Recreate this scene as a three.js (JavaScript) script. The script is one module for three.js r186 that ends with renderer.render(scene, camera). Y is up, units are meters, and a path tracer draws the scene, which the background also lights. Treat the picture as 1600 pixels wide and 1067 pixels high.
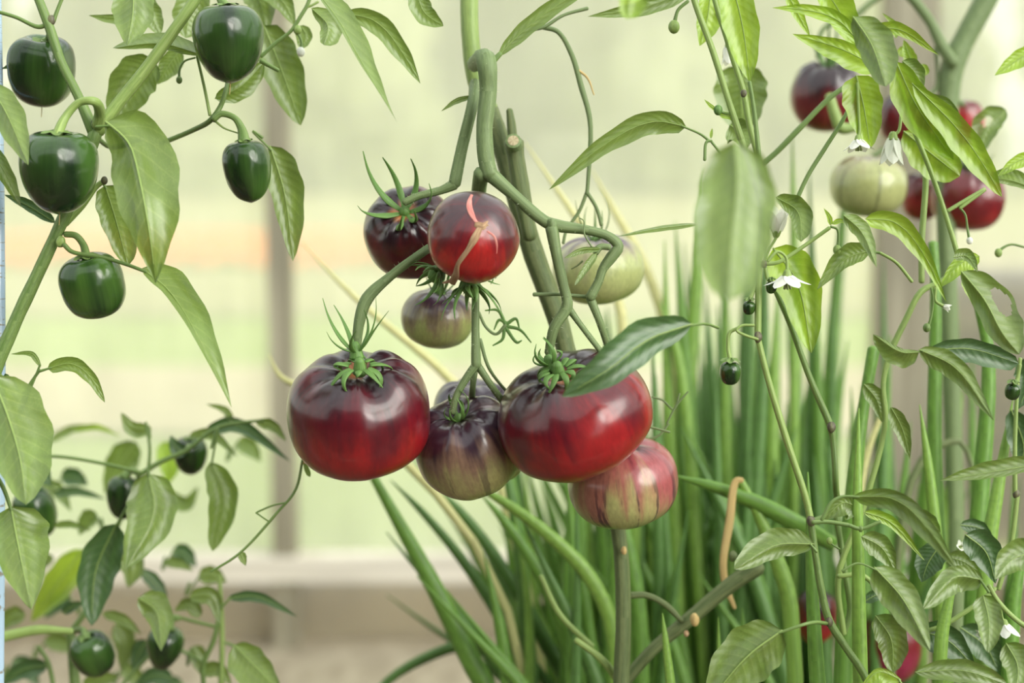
import * as THREE from 'three';
import { mergeGeometries } from 'three/addons/utils/BufferGeometryUtils.js';

// ---------- camera, sky, sun, exposure ----------
const scene = new THREE.Scene();
const FPX = 2400, PITCH = 7.4 * Math.PI / 180;
const camera = new THREE.PerspectiveCamera(2 * Math.atan(533.5 / FPX) * 180 / Math.PI, 1600 / 1067, 0.05, 200);
const EYE = new THREE.Vector3(0, 1.0, 0.9);
const FWD = new THREE.Vector3(0, -Math.sin(PITCH), -Math.cos(PITCH));
const UPV = new THREE.Vector3(0, Math.cos(PITCH), -Math.sin(PITCH));
camera.position.copy(EYE);
camera.lookAt(EYE.clone().add(FWD));
camera.focus = 0.9;
camera.userData.fStop = camera.getFocalLength() / 15;   // 15 mm wide iris
const renderer = new THREE.WebGLRenderer({ antialias: true });
renderer.toneMapping = THREE.LinearToneMapping;
renderer.toneMappingExposure = 1.0;
renderer.shadowMap.enabled = true;
scene.background = new THREE.Color().setRGB(1.0, 1.03, 1.02);
scene.backgroundIntensity = 1.45;
const sun = new THREE.DirectionalLight(new THREE.Color().setRGB(1.0, 0.95, 0.87), 6.7);
sun.position.set(6.6, 5.1, 5.6);
sun.target.position.set(0, 0.9, 0);
sun.castShadow = true; sun.shadow.radius = 92;            // hazy sun behind the film
sun.shadow.mapSize.set(2048, 2048);
Object.assign(sun.shadow.camera, { left: -4, right: 4, top: 4, bottom: -4, near: 0.5, far: 25 });
scene.add(sun, sun.target);

// ---------- helpers ----------
const V = (x, y, z) => new THREE.Vector3(x, y, z);
const P = (x, y, d) => EYE.clone().addScaledVector(FWD, d).add(V((x - 800) / FPX * d, 0, 0)).addScaledVector(UPV, (533.5 - y) / FPX * d);
let seed = 12345;
const rnd = () => { seed = (seed + 0x6d2b79f5) | 0; let t = Math.imul(seed ^ (seed >>> 15), 1 | seed); t = (t + Math.imul(t ^ (t >>> 7), 61 | t)) ^ t; return ((t ^ (t >>> 14)) >>> 0) / 4294967296; };
const rr = (a, b) => a + (b - a) * rnd();
const clamp = (x, a = 0, b = 1) => Math.min(b, Math.max(a, x));
const sstep = (a, b, x) => { const t = clamp((x - a) / (b - a)); return t * t * (3 - 2 * t); };
const mix = (a, b, t) => a + (b - a) * t;
const mix3 = (a, b, t) => [mix(a[0], b[0], t), mix(a[1], b[1], t), mix(a[2], b[2], t)];
function hash3(x, y, z) { let h = Math.imul(x, 374761393) ^ Math.imul(y, 668265263) ^ Math.imul(z, 2147483647 ^ 0x5bd1e995); h = Math.imul(h ^ (h >>> 13), 1274126177); return ((h ^ (h >>> 16)) >>> 0) / 4294967296; }
function noise3(x, y, z) {
  const ix = Math.floor(x), iy = Math.floor(y), iz = Math.floor(z), fx = x - ix, fy = y - iy, fz = z - iz;
  const u = fx * fx * (3 - 2 * fx), v = fy * fy * (3 - 2 * fy), w = fz * fz * (3 - 2 * fz);
  const h = (a, b, c) => hash3(ix + a, iy + b, iz + c);
  return mix(mix(mix(h(0, 0, 0), h(1, 0, 0), u), mix(h(0, 1, 0), h(1, 1, 0), u), v), mix(mix(h(0, 0, 1), h(1, 0, 1), u), mix(h(0, 1, 1), h(1, 1, 1), u), v), w);
}
const fbm = (x, y, z, o = 3) => { let s = 0, a = 0.5, n = 0; for (let i = 0; i < o; i++) { s += a * noise3(x, y, z); n += a; a *= 0.5; x *= 2.03; y *= 2.03; z *= 2.03; } return s / n; };
const enc = (c) => Math.round(255 * clamp(c <= 0.0031308 ? c * 12.92 : 1.055 * Math.pow(c, 1 / 2.4) - 0.055));
function tex(w, h, fn, srgb = true, wrap = THREE.RepeatWrapping) {
  const data = new Uint8Array(w * h * 4);
  for (let j = 0; j < h; j++) for (let i = 0; i < w; i++) {
    const c = fn((i + 0.5) / w, (j + 0.5) / h), o = (j * w + i) * 4;
    for (let k = 0; k < 3; k++) data[o + k] = srgb ? enc(c[k]) : Math.round(255 * clamp(c[k]));
    data[o + 3] = 255;
  }
  const t = new THREE.DataTexture(data, w, h);
  t.magFilter = THREE.LinearFilter; t.minFilter = THREE.LinearMipmapLinearFilter; t.generateMipmaps = true;
  t.wrapS = t.wrapT = wrap; if (srgb) t.colorSpace = THREE.SRGBColorSpace; t.needsUpdate = true;
  return t;
}
const C = (r, g, b) => new THREE.Color().setRGB(r, g, b);
const phys = (o) => new THREE.MeshPhysicalMaterial(o);
const std = (o) => new THREE.MeshStandardMaterial(o);

const taken = new Map();
const numbered = (n) => { const k = taken.get(n) ?? 0; taken.set(n, k + 1); return k ? `${n}_${String(k).padStart(3, '0')}` : n; };
function thing(name, label, category, base, group, kind) {
  const o = new THREE.Group(); o.name = numbered(name); o.position.copy(base); scene.add(o);
  o.userData = { label, category }; if (group) o.userData.group = group; if (kind) o.userData.kind = kind;
  o.root = base.clone();
  return o;
}
function part(parent, name, geo, mat, label) {              // geometry comes in world coordinates
  const root = parent.root;
  geo.translate(-root.x, -root.y, -root.z);
  const m = new THREE.Mesh(geo, mat); m.name = name; m.castShadow = m.receiveShadow = true; m.root = root;
  if (label) m.userData.label = label;
  parent.add(m); return m;
}
function grid(nu, nv, f, closeV, skip) {                       // surface grid; f(u,v) -> [Vector3, uvx, uvy]
  const pos = [], uv = [], idx = [];
  for (let i = 0; i <= nu; i++) for (let j = 0; j <= nv; j++) { const [p, a, b] = f(i / nu, j / nv); pos.push(p.x, p.y, p.z); uv.push(a, b); }
  for (let i = 0; i < nu; i++) for (let j = 0; j < nv; j++) {
    if (skip && skip((i + 0.5) / nu, (j + 0.5) / nv)) continue;
    const a = i * (nv + 1) + j, b = a + 1, c = a + nv + 1, d = c + 1; idx.push(a, c, b, b, c, d);
  }
  const g = new THREE.BufferGeometry();
  g.setAttribute('position', new THREE.Float32BufferAttribute(pos, 3)); g.setAttribute('uv', new THREE.Float32BufferAttribute(uv, 2)); g.setIndex(idx);
  g.computeVertexNormals();
  if (closeV) { const n = g.attributes.normal; for (let i = 0; i <= nu; i++) { const a = i * (nv + 1), b = a + nv, t = V(n.getX(a) + n.getX(b), n.getY(a) + n.getY(b), n.getZ(a) + n.getZ(b)).normalize(); n.setXYZ(a, t.x, t.y, t.z); n.setXYZ(b, t.x, t.y, t.z); } }
  return g;
}
// tube along world points with radii (metres); flat squeezes one axis; round ends
function tubeW(pts, radii, o = {}) {
  const curve = pts.length > 2 ? new THREE.CatmullRomCurve3(pts, false, 'centripetal') : new THREE.LineCurve3(pts[0], pts[1]);
  const len = curve.getLength(), n = o.n ?? Math.max(3, Math.min(40, pts.length * 5)), rad = o.rad ?? 8, flat = o.flat ?? 1;
  const rAt = (t) => { const x = t * (radii.length - 1), i = Math.min(radii.length - 2, Math.floor(x)); return radii.length === 1 ? radii[0] : mix(radii[i], radii[i + 1], x - i); };
  const st = [];                                              // stations with cap rings
  const r0 = rAt(0), r1 = rAt(1);
  const T = [], PT = [];
  for (let i = 0; i <= n; i++) { PT.push(curve.getPoint(i / n)); T.push(curve.getTangent(i / n)); }
  let nn = o.normal ? o.normal.clone() : V(0, 0, 1); nn.addScaledVector(T[0], -nn.dot(T[0])); if (nn.length() < 0.05) { nn = V(1, 0, 0); nn.addScaledVector(T[0], -nn.dot(T[0])); } nn.normalize();
  const caps = o.cap === false ? [] : [0, 0.6];
  for (const c of caps) st.push([PT[0].clone().addScaledVector(T[0], -r0 * Math.sqrt(1 - c * c) * (o.capLen ?? 0.6)), T[0], r0 * Math.max(c, 0.001), nn.clone(), 0]);
  for (let i = 0; i <= n; i++) { nn.addScaledVector(T[i], -nn.dot(T[i])).normalize(); let r = rAt(i / n); if (o.rough) r *= 1 + o.rough * (fbm(PT[i].x * 90, PT[i].y * 90, PT[i].z * 90, 2) - 0.5); st.push([PT[i], T[i], r, nn.clone(), i / n]); }
  for (const c of caps.slice().reverse()) st.push([PT[n].clone().addScaledVector(T[n], r1 * Math.sqrt(1 - c * c) * (o.capLen ?? 0.6)), T[n], r1 * Math.max(c, 0.001), nn.clone(), 1]);
  const g = grid(st.length - 1, rad, (u, v) => {
    const [p, t, r, a, s] = st[Math.round(u * (st.length - 1))], b = new THREE.Vector3().crossVectors(t, a), q = v * 2 * Math.PI;
    return [p.clone().addScaledVector(a, Math.cos(q) * r * flat).addScaledVector(b, Math.sin(q) * r), v * 2, s * len / 0.05];
  }, true);
  g.userData.st = st.slice(caps.length, st.length - caps.length);
  return g;
}
// tube in picture coordinates: points [x, y, depth offset], radii in pixels at depth d
const tube = (pts, d, radii, o) => tubeW(pts.map(([x, y, dd = 0]) => P(x, y, d + dd)), [].concat(radii).map((r) => r * d / FPX), o);

// ---------- materials ----------
function leafMap(base, vein, k) {
  return tex(512, 256, (u, v0) => {
    const v = v0 * 2 - 1, a = Math.abs(v), sd = v > 0 ? 0 : 0.05;
    let w = 1e9;
    for (let i = 0; i < 9; i++) { const uu = 0.03 + sd + i * 0.1 + 0.2 * Math.pow(a, 1.25) * (1 - i * 0.04); w = Math.min(w, Math.abs(u - uu) / (0.004 + 0.004 * (1 - a))); }
    const rib = Math.exp(-Math.pow(a / (0.035 * (1.15 - u)), 2));
    const lat = Math.exp(-w * w) * 0.4 * (1 - a * 0.6);
    const cells = Math.abs(fbm(u * 40, v * 16, k, 2) - 0.5) * 2, blot = fbm(u * 7, v * 4, k + 9, 3);
    let c = mix3(base, vein, clamp(rib + lat + 0.2 * (1 - sstep(0.02, 0.14, cells))));
    const m = 0.82 + 0.36 * blot; return c.map((x) => x * m);
  }, true, THREE.ClampToEdgeWrapping);
}
const leafBump = tex(512, 256, (u, v0) => {
  const v = v0 * 2 - 1, a = Math.abs(v), sd = v > 0 ? 0 : 0.05; let w = 1e9;
  for (let i = 0; i < 9; i++) { const uu = 0.03 + sd + i * 0.1 + 0.2 * Math.pow(a, 1.25) * (1 - i * 0.04); w = Math.min(w, Math.abs(u - uu)); }
  const h = 0.35 + 0.5 * sstep(0, 0.05, w) * sstep(0, 0.12, a) + 0.15 * fbm(u * 30, v * 12, 3, 2); return [h, h, h];
}, false, THREE.ClampToEdgeWrapping);
const leafMat = (base, vein, k, tr, ro = 0.42) => phys({ map: leafMap(base, vein, k), bumpMap: leafBump, bumpScale: 0.00028, roughness: ro, transmission: tr, thickness: 0, side: THREE.DoubleSide, ior: 1.5, clearcoat: 0.6, clearcoatRoughness: 0.34 });
const M = {
  young: leafMat([0.36, 0.54, 0.04], [0.50, 0.66, 0.12], 1, 0.5, 0.38),
  mature: leafMat([0.18, 0.27, 0.05], [0.35, 0.44, 0.12], 2, 0.38, 0.36),
  old: leafMat([0.06, 0.135, 0.035], [0.17, 0.27, 0.09], 3, 0.25),
};
const stemTex = (a, b, k) => tex(128, 256, (u, v) => { const s = fbm(Math.cos(u * 6.283) * 2.5, Math.sin(u * 6.283) * 2.5, v * 0.8 + k, 3), f = fbm(u * 30, v * 14, k, 2); return mix3(a, b, clamp(s * 1.3 - 0.15)).map((x) => x * (0.8 + 0.4 * f)); });
const stemMat = (a, b, k, ro = 0.5) => phys({ map: stemTex(a, b, k), roughness: ro });
M.matureB = M.mature;
M.stemPepper = stemMat([0.085, 0.16, 0.03], [0.20, 0.29, 0.085], 1);
M.stemYoung = stemMat([0.17, 0.27, 0.055], [0.32, 0.42, 0.13], 2);
M.stemTomato = stemMat([0.11, 0.17, 0.055], [0.23, 0.30, 0.13], 3, 0.6);
M.stemOld = stemMat([0.07, 0.11, 0.03], [0.19, 0.22, 0.09], 4, 0.65);
M.node = stemMat([0.05, 0.03, 0.04], [0.20, 0.20, 0.09], 5, 0.5);
M.sepal = stemMat([0.07, 0.17, 0.03], [0.18, 0.32, 0.08], 6, 0.55);
M.dry = stemMat([0.50, 0.33, 0.12], [0.66, 0.50, 0.22], 7, 0.7);
M.hair = phys({ color: C(0.55, 0.6, 0.38), roughness: 0.5 });
M.petal = phys({ color: C(0.93, 0.93, 0.86), roughness: 0.6, transmission: 0.3, thickness: 0, side: THREE.DoubleSide });
M.pollen = phys({ color: C(0.25, 0.3, 0.12), roughness: 0.7 });
M.cork = phys({ map: tex(64, 64, (u, v) => mix3([0.22, 0.10, 0.05], [0.55, 0.38, 0.22], fbm(u * 9, v * 9, 2, 3))), roughness: 0.85 });
M.flesh = phys({ map: tex(64, 64, (u, v) => mix3([0.5, 0.10, 0.09], [0.72, 0.34, 0.28], fbm(u * 6, v * 9, 5, 3))), roughness: 0.5 });
M.pith = phys({ map: tex(64, 64, (u, v) => mix3([0.28, 0.2, 0.1], [0.6, 0.52, 0.34], fbm(u * 6, v * 6, 7, 3))), roughness: 0.8 });
const bladeMat = (a, b, k) => phys({ map: tex(64, 256, (u, v) => { const s = fbm(u * 14, v * 0.6, k, 2), f = fbm(u * 4, v * 5, k + 3, 3); return mix3(a, b, s).map((x) => x * (0.75 + 0.5 * f)); }), roughness: 0.42, sheen: 0.2, sheenColor: C(0.7, 0.8, 0.75), sheenRoughness: 0.5 });
M.blade = [bladeMat([0.10, 0.22, 0.03], [0.18, 0.34, 0.06], 1), bladeMat([0.065, 0.155, 0.03], [0.125, 0.25, 0.06], 2), bladeMat([0.17, 0.32, 0.045], [0.28, 0.45, 0.09], 3)];
M.bladeYellow = bladeMat([0.55, 0.56, 0.20], [0.70, 0.66, 0.32], 4);
const wood = (a, b, k) => std({ map: tex(256, 256, (u, v) => { const s = fbm(u * 26, v * 2.2, k, 3), f = fbm(u * 3, v * 3, k + 5, 3); return mix3(a, b, clamp(s * 1.4 - 0.2)).map((x) => x * (0.75 + 0.5 * f)); }), roughness: 0.8 });
M.wood = wood([0.17, 0.15, 0.11], [0.36, 0.33, 0.25], 1);
M.woodPale = wood([0.60, 0.55, 0.46], [0.84, 0.79, 0.70], 2);
M.woodDark = wood([0.045, 0.035, 0.025], [0.11, 0.085, 0.06], 8);
M.post = wood([0.20, 0.18, 0.125], [0.37, 0.34, 0.25], 6);
M.woodBrown = wood([0.36, 0.29, 0.20], [0.58, 0.50, 0.37], 3);
M.soil = std({ map: tex(256, 256, (u, v) => mix3([0.05, 0.035, 0.022], [0.19, 0.13, 0.085], fbm(u * 24, v * 24, 3, 4))), roughness: 0.95 });
M.lawn = std({ map: tex(512, 512, (u, v) => mix3([0.25, 0.40, 0.06], [0.46, 0.60, 0.15], fbm(u * 40, v * 40, 3, 4))), roughness: 0.95 });
M.path = std({ map: tex(256, 256, (u, v) => mix3([0.58, 0.47, 0.33], [0.76, 0.64, 0.48], fbm(u * 30, v * 30, 8, 4))), roughness: 0.95 });
// twin-wall greenhouse sheet: vertical flutes, a little milky
const sheetTex = tex(512, 512, (u, v) => { const fl = 0.5 + 0.5 * Math.sin(u * 2 * Math.PI * 64), st = fbm(u * 6, v * 6, 2, 4), dr = fbm(u * 60, v * 3, 5, 2); const m = 0.92 + 0.03 * fl + 0.12 * (st - 0.5) + 0.05 * (dr - 0.5); return [m, m * 0.99, m * 0.93]; });
M.sheet = phys({ map: sheetTex, roughness: 0.63, transmission: 0.95, thickness: 0, ior: 1.4, specularIntensity: 0.5, side: THREE.DoubleSide });
M.roofSheet = phys({ color: C(0.93, 0.95, 0.95), roughness: 0.4, transmission: 0.96, thickness: 0, ior: 1.4, specularIntensity: 0.5, side: THREE.DoubleSide });

// ---------- the greenhouse and what lies outside ----------
function box(w, h, d, x, y, z, uvScale = 1) {
  const g = new THREE.BoxGeometry(w, h, d), p = g.attributes.position, n = g.attributes.normal, uv = g.attributes.uv;
  for (let i = 0; i < p.count; i++) { const ax = Math.abs(n.getX(i)), ay = Math.abs(n.getY(i)); const a = ax > 0.5 ? p.getZ(i) : p.getX(i), b = ay > 0.5 ? p.getZ(i) : p.getY(i); if (w > h && ay < 0.5) uv.setXY(i, b * uvScale * 2, a * uvScale); else uv.setXY(i, a * uvScale * 2, b * uvScale); }
  return g.translate(x, y, z);
}
const ZB = -2.10, XL = -2.4, XR = 2.4, ZF = 2.6, EAVE = 2.05;
const floor = thing('floor', 'dry beige earth floor inside the greenhouse', 'floor', V(0, 0, 0), null, 'structure');
M.dryGround = std({ map: tex(256, 256, (u, v) => mix3([0.24, 0.20, 0.14], [0.46, 0.40, 0.30], fbm(u * 18, v * 18, 6, 4))), roughness: 0.95 });
part(floor, 'ground_layer', box(XR - XL, 0.1, 0.67, 0, -0.05, ZB + 0.265, 1), M.dryGround);
part(floor, 'soil_layer', box(XR - XL, 0.1, ZF - ZB - 0.6, 0, -0.05, (ZF + ZB) / 2 + 0.3, 1), M.soil);
const back = thing('wall_back', 'milky sheet back wall with grey wooden posts and pale sill', 'wall', V(0, 0, ZB), null, 'structure');
{
  const xs = []; // post centre lines from the photograph, at 3 m
  const at = (px) => P(px, 560, 3.0).x;
  const posts = [[at(-520), 0.05], [at(441), 0.046], [at(1404), 0.105], [at(2300), 0.05]];
  for (const [x, w] of posts) part(back, 'post', box(w, EAVE, 0.05, x, EAVE / 2, ZB + 0.03, 1.4), M.post);
  part(back, 'sill', box(XR - XL, 0.05, 0.05, 0, 0.165, ZB + 0.035, 1), M.woodPale);
  part(back, 'board', box(XR - XL, 0.14, 0.03, 0, 0.07, ZB - 0.05, 1), M.woodBrown);
  part(back, 'rail', box(XR - XL, 0.07, 0.05, 0, EAVE, ZB, 1), M.wood);
  const edges = [XL, ...posts.map((p) => p[0]), XR].filter((x) => x >= XL && x <= XR);
  for (let i = 0; i + 1 < edges.length; i++) part(back, 'pane', box(edges[i + 1] - edges[i], EAVE - 0.03, 0.004, (edges[i] + edges[i + 1]) / 2, 0.01 + (EAVE - 0.03) / 2, ZB, 1), M.sheet);
  // weathered boards low in the bay right of the wide post
  const x0 = at(1452), x1 = at(2280);
  for (let k = 0; k < 5; k++) part(back, 'board', box(x1 - x0, 0.108, 0.02, (x0 + x1) / 2, 0.245 + k * 0.112, ZB - 0.045, 1.2), M.wood);
}
for (const [nm, x] of [['wall_left', XL], ['wall_right', XR]]) {
  const w = thing(nm, `sheet side wall of the greenhouse on the ${x < 0 ? 'left' : 'right'} side`, 'wall', V(x, 0, 0), null, 'structure');
  for (let z = ZB; z < ZF; z += 1.17) part(w, 'post', box(0.05, EAVE, 0.05, x, EAVE / 2, z + 0.05, 1), M.wood);
  part(w, 'pane', box(0.004, EAVE - 0.2, ZF - ZB, x, 0.2 + (EAVE - 0.2) / 2, (ZF + ZB) / 2, 1), M.roofSheet);
  for (let k = 0; k < 6; k++) part(w, 'board', box(0.03, 0.145, ZF - ZB - 0.1, x, 0.075 + k * 0.15, (ZF + ZB) / 2 + 0.05, 1), M.woodDark);
}
const front = thing('wall_front', 'board wall behind the camera with an open doorway', 'wall', V(0, 0, ZF), null, 'structure');
{
  const door0 = 0.95, door1 = 2.1;
  let i = 0;
  for (let x = XL + 0.075; x < XR; x += 0.15, i++) { if (x > door0 && x < door1) continue; part(front, 'plank', box(0.147, EAVE + 0.3, 0.025, x, (EAVE + 0.3) / 2, ZF + (i % 2) * 0.004, 1), M.woodDark); }
}
const ceil = thing('ceiling', 'clear sheet roof of the greenhouse on wooden rafters', 'roof', V(0, EAVE, 0), null, 'structure');
for (const s of [-1, 1]) {
  const g = new THREE.BoxGeometry(XR * 1.12 + 0.05, 0.004, ZF - ZB); g.rotateZ(-s * 0.44); g.translate(s * XR / 2, EAVE + 0.55, (ZF + ZB) / 2); part(ceil, 'pane', g, M.roofSheet);
  for (let k = 0; k < 5; k++) { const b = box(XR * 1.12, 0.08, 0.04, 0, 0, 0, 1); b.rotateZ(-s * 0.44); b.translate(s * XR / 2, EAVE + 0.5, ZB + 0.03 + k * 1.16); part(ceil, 'rafter', b, M.wood); }
}
// outside
const lawn = thing('lawn', 'pale sunlit lawn seen through the milky sheet', 'lawn', V(0, -0.02, -12), null, 'structure');
part(lawn, 'turf', grid(2, 2, (u, v) => [V(-40 + 80 * v, -0.02, 3 - 60 * u), v * 40, u * 30]), M.lawn);
M.field = std({ map: tex(256, 256, (u, v) => mix3([0.36, 0.36, 0.17], [0.55, 0.52, 0.29], fbm(u * 30, v * 30, 12, 4))), roughness: 0.95 });
const fld = thing('field', 'beige dry field stretching beyond the lawn', 'field', V(0, 0, -20), null, 'structure');
part(fld, 'straw', grid(1, 1, (u, v) => [V(-60 + 120 * v, 0.0, -8.0 - 50 * u), v * 60, u * 25]), M.field);
const pth = thing('path', 'cream gravel path crossing the lawn outside', 'path', V(0, 0, -5), null, 'structure');
part(pth, 'gravel', grid(1, 1, (u, v) => [V(-25 + 50 * v, 0.0, -4.35 - 1.6 * u), v * 25, u]), M.path);
{ // low bed of orange flowers beyond the path
  const b = thing('flower_bed', 'low bed of orange flowers blurred beyond the lawn', 'flower bed', V(-2.6, 0, -12.5), null, 'stuff');
  const m = part(b, 'mound', grid(16, 40, (u, v) => { const h = 0.16 * Math.sqrt(Math.max(0, 1 - (2 * u - 1) ** 2)) * Math.sqrt(Math.max(0, 1 - (2 * v - 1) ** 4)); return [V(-5.1 + 4.7 * v, h - 0.03 + 0.03 * fbm(u * 8, v * 30, 1), -11.2 - 2.6 * u), v, u]; }), std({ color: C(0.2, 0.3, 0.06), roughness: 0.9 }));
  m.userData.kind = 'stuff';
  const fl = [];
  for (let i = 0; i < 2200; i++) { const u = rnd(), v = rnd(), h = 0.16 * Math.sqrt(Math.max(0, 1 - (2 * u - 1) ** 2)) * Math.sqrt(Math.max(0, 1 - (2 * v - 1) ** 4)); const g = new THREE.IcosahedronGeometry(rr(0.035, 0.06), 0); g.scale(1, 0.6, 1); g.translate(-5.1 + 4.7 * v, h + 0.03, -11.2 - 2.6 * u); fl.push(g); }
  const f = part(b, 'flowers', mergeGeometries(fl), std({ color: C(0.95, 0.30, 0.08), roughness: 0.8 })); f.userData.kind = 'stuff';
}
function farTree(x, z, h, r, label) {
  const t = thing('garden_tree', label, 'tree', V(x, 0, z), 'trees beyond the lawn');
  part(t, 'trunk', tubeW([V(x, -0.05, z), V(x + 0.1, h * 0.35, z), V(x, h * 0.6, z)], [0.2, 0.14, 0.1]), M.wood);
  const lobes = [];
  for (let k = 0; k < 14; k++) { const a = k * 2.4, q = new THREE.IcosahedronGeometry(r * rr(0.42, 0.62), 4), p = q.attributes.position; for (let i = 0; i < p.count; i++) { const s = 0.75 + 0.5 * fbm(p.getX(i) * 2.2 + k, p.getY(i) * 2.2, p.getZ(i) * 2.2, 3); p.setXYZ(i, p.getX(i) * s, p.getY(i) * s, p.getZ(i) * s); } q.computeVertexNormals(); q.translate(x + Math.cos(a) * r * 0.6, 0.9 + (k / 13) * (h - 1.5), z + Math.sin(a) * r * 0.5); lobes.push(q); }
  part(t, 'crown', mergeGeometries(lobes), std({ color: C(0.21, 0.25, 0.11), roughness: 0.9 }));
}
const TL = ['leftmost', 'second', 'third', 'fourth', 'fifth', 'sixth', 'rightmost'];
TL.forEach((w, i) => farTree(-13.8 + i * 4.6, -30 - (i % 2) * 9, 9 + (i % 2), 3.3, `${w} broad pale tree in the row far beyond the field`));

const bed = thing('raised_bed', 'timber raised bed of soil carrying all the plants', 'raised bed', V(0, 0, 0));
{
  const BX = 1.25, Z0 = -0.78, Z1 = 0.28, H = 0.35;
  for (let k = 0; k < 2; k++) { part(bed, 'board', box(2 * BX, 0.165, 0.03, 0, 0.085 + k * 0.17, Z1, 1), M.woodBrown); part(bed, 'board', box(2 * BX, 0.165, 0.03, 0, 0.085 + k * 0.17, Z0, 1), M.woodBrown); part(bed, 'board', box(0.03, 0.165, Z1 - Z0, -BX, 0.085 + k * 0.17, (Z0 + Z1) / 2, 1), M.woodBrown); part(bed, 'board', box(0.03, 0.165, Z1 - Z0, BX, 0.085 + k * 0.17, (Z0 + Z1) / 2, 1), M.woodBrown); }
  part(bed, 'soil', grid(30, 50, (u, v) => [V(-BX + 2 * BX * v, H - 0.03 + 0.035 * fbm(u * 14, v * 26, 1, 3), Z0 + (Z1 - Z0) * (u)), v * 5, u * 2.5]), M.soil);
}

// ---------- plant builders ----------
// leaf: spine in picture coordinates from base to tip, half widths in pixels to the right / left of the way along it; ar, al tilt each half (degrees, edge towards the viewer)
function leaf(root, kind, spine, d, wr, wl, o = {}) {
  const e0 = spine[0], e1 = spine[spine.length - 1], drop = (e1[1] - e0[1]) * d / FPX * (o.face ?? (kind === 'matureB' ? 0.45 : 0));
  const pts = spine.map(([x, y, dd = 0]) => P(x, y, d + dd - drop * clamp((y - e0[1]) / ((e1[1] - e0[1]) || 1)))), cv = new THREE.CatmullRomCurve3(pts, false, 'centripetal');
  const nu = o.nu ?? 18, nv = o.nv ?? 10, ph = rnd() * 6.28, wav = (o.wave ?? 0.06), q1 = o.p1 ?? 0.6, q2 = o.p2 ?? 1.0;
  const um = q1 / (q1 + q2), mx = Math.pow(um, q1) * Math.pow(1 - um, q2);
  const ar = Math.tan((o.ar ?? rr(5, 25)) * Math.PI / 180), al = Math.tan((o.al ?? rr(5, 25)) * Math.PI / 180);
  const sc = d / FPX, fr = [];
  for (let i = 0; i <= nu; i++) {
    const u = i / nu, p = cv.getPoint(u), t = cv.getTangent(u), v = EYE.clone().sub(p).normalize();
    let s = new THREE.Vector3().crossVectors(t, v); if (s.length() < 0.1) s = V(1, 0, 0); s.normalize();
    const n = new THREE.Vector3().crossVectors(s, t).normalize();
    fr.push([p, t, s, n, Math.pow(Math.max(u, 0), q1) * Math.pow(1 - u, q2) / mx]);
  }
  for (let i = 1; i <= nu; i++) if (fr[i][2].dot(fr[i - 1][2]) < 0) { fr[i][2].negate(); fr[i][3].negate(); }
  const g = grid(nu, nv, (u, v) => {
    const [p, t, s, n, w] = fr[Math.round(u * nu)], a = v * 2 - 1, A = Math.abs(a), side = a > 0 ? wr : wl, tilt = a > 0 ? ar : al;
    const ww = w * side * sc * (1 + 0.05 * Math.sin(u * 23 + ph + (a > 0 ? 2 : 0)) * A);
    const lift = ww * A * tilt + (side * sc) * wav * A * A * Math.sin(u * 15 + ph + (a > 0 ? 1.3 : 0)) - ww * 0.18 * Math.sin(A * Math.PI);
    return [p.clone().addScaledVector(s, ww * a).addScaledVector(n, lift), u, v];
  }, false, o.hole && ((u, v) => ((u - o.hole[0]) / o.hole[2]) ** 2 + ((v - o.hole[1]) / o.hole[3]) ** 2 < 1));
  const m = part(root, 'leaf', g, M[kind]);
  const ribM = kind === 'young' ? M.stemYoung : M.stemPepper;
  const R = Math.max(0.7, (wr + wl) * 0.022) * sc;
  const rp = []; for (let i = 0; i <= 6; i++) { const f = fr[Math.round(i / 6 * nu * 0.9)]; rp.push(f[0].clone()); }
  part(m, 'midrib', tubeW(rp, [R, R * 0.8, R * 0.3], { rad: 5, n: 14 }), M.stemYoung);
  if (o.pet) part(m, 'petiole', tubeW(o.pet.map(([x, y, dd = 0]) => P(x, y, d + dd)).concat([pts[0].clone().lerp(cv.getPoint(0.05), 1)]), [(o.pr ?? 2.6) * sc, (o.pr ?? 2.6) * 0.7 * sc], { rad: 6 }), ribM);
  return m;
}
function hairs(parent, geos, n, len, seedR) {
  const out = [];
  for (const g of geos) { const st = g.userData.st; for (let k = 0; k < n; k++) { const i = Math.floor(rnd() * (st.length - 1)), f = rnd(), A = st[i], B = st[i + 1], c = A[0].clone().lerp(B[0], f), q = rnd() * 6.283, b = new THREE.Vector3().crossVectors(A[1], A[3]); const dir = A[3].clone().multiplyScalar(Math.cos(q)).addScaledVector(b, Math.sin(q)); const L = len * rr(0.6, 1.2); const h = new THREE.ConeGeometry(0.00011, L, 4, 1, true); h.translate(0, L / 2, 0); h.applyQuaternion(new THREE.Quaternion().setFromUnitVectors(V(0, 1, 0), dir.clone().addScaledVector(A[1], rr(-0.3, 0.3)).normalize())); const p = c.addScaledVector(dir, A[2] * 0.9); h.translate(p.x, p.y, p.z); out.push(h); } }
  const m = part(parent, 'stem_hairs', mergeGeometries(out), M.hair); m.userData.kind = 'stuff';
}
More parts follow.
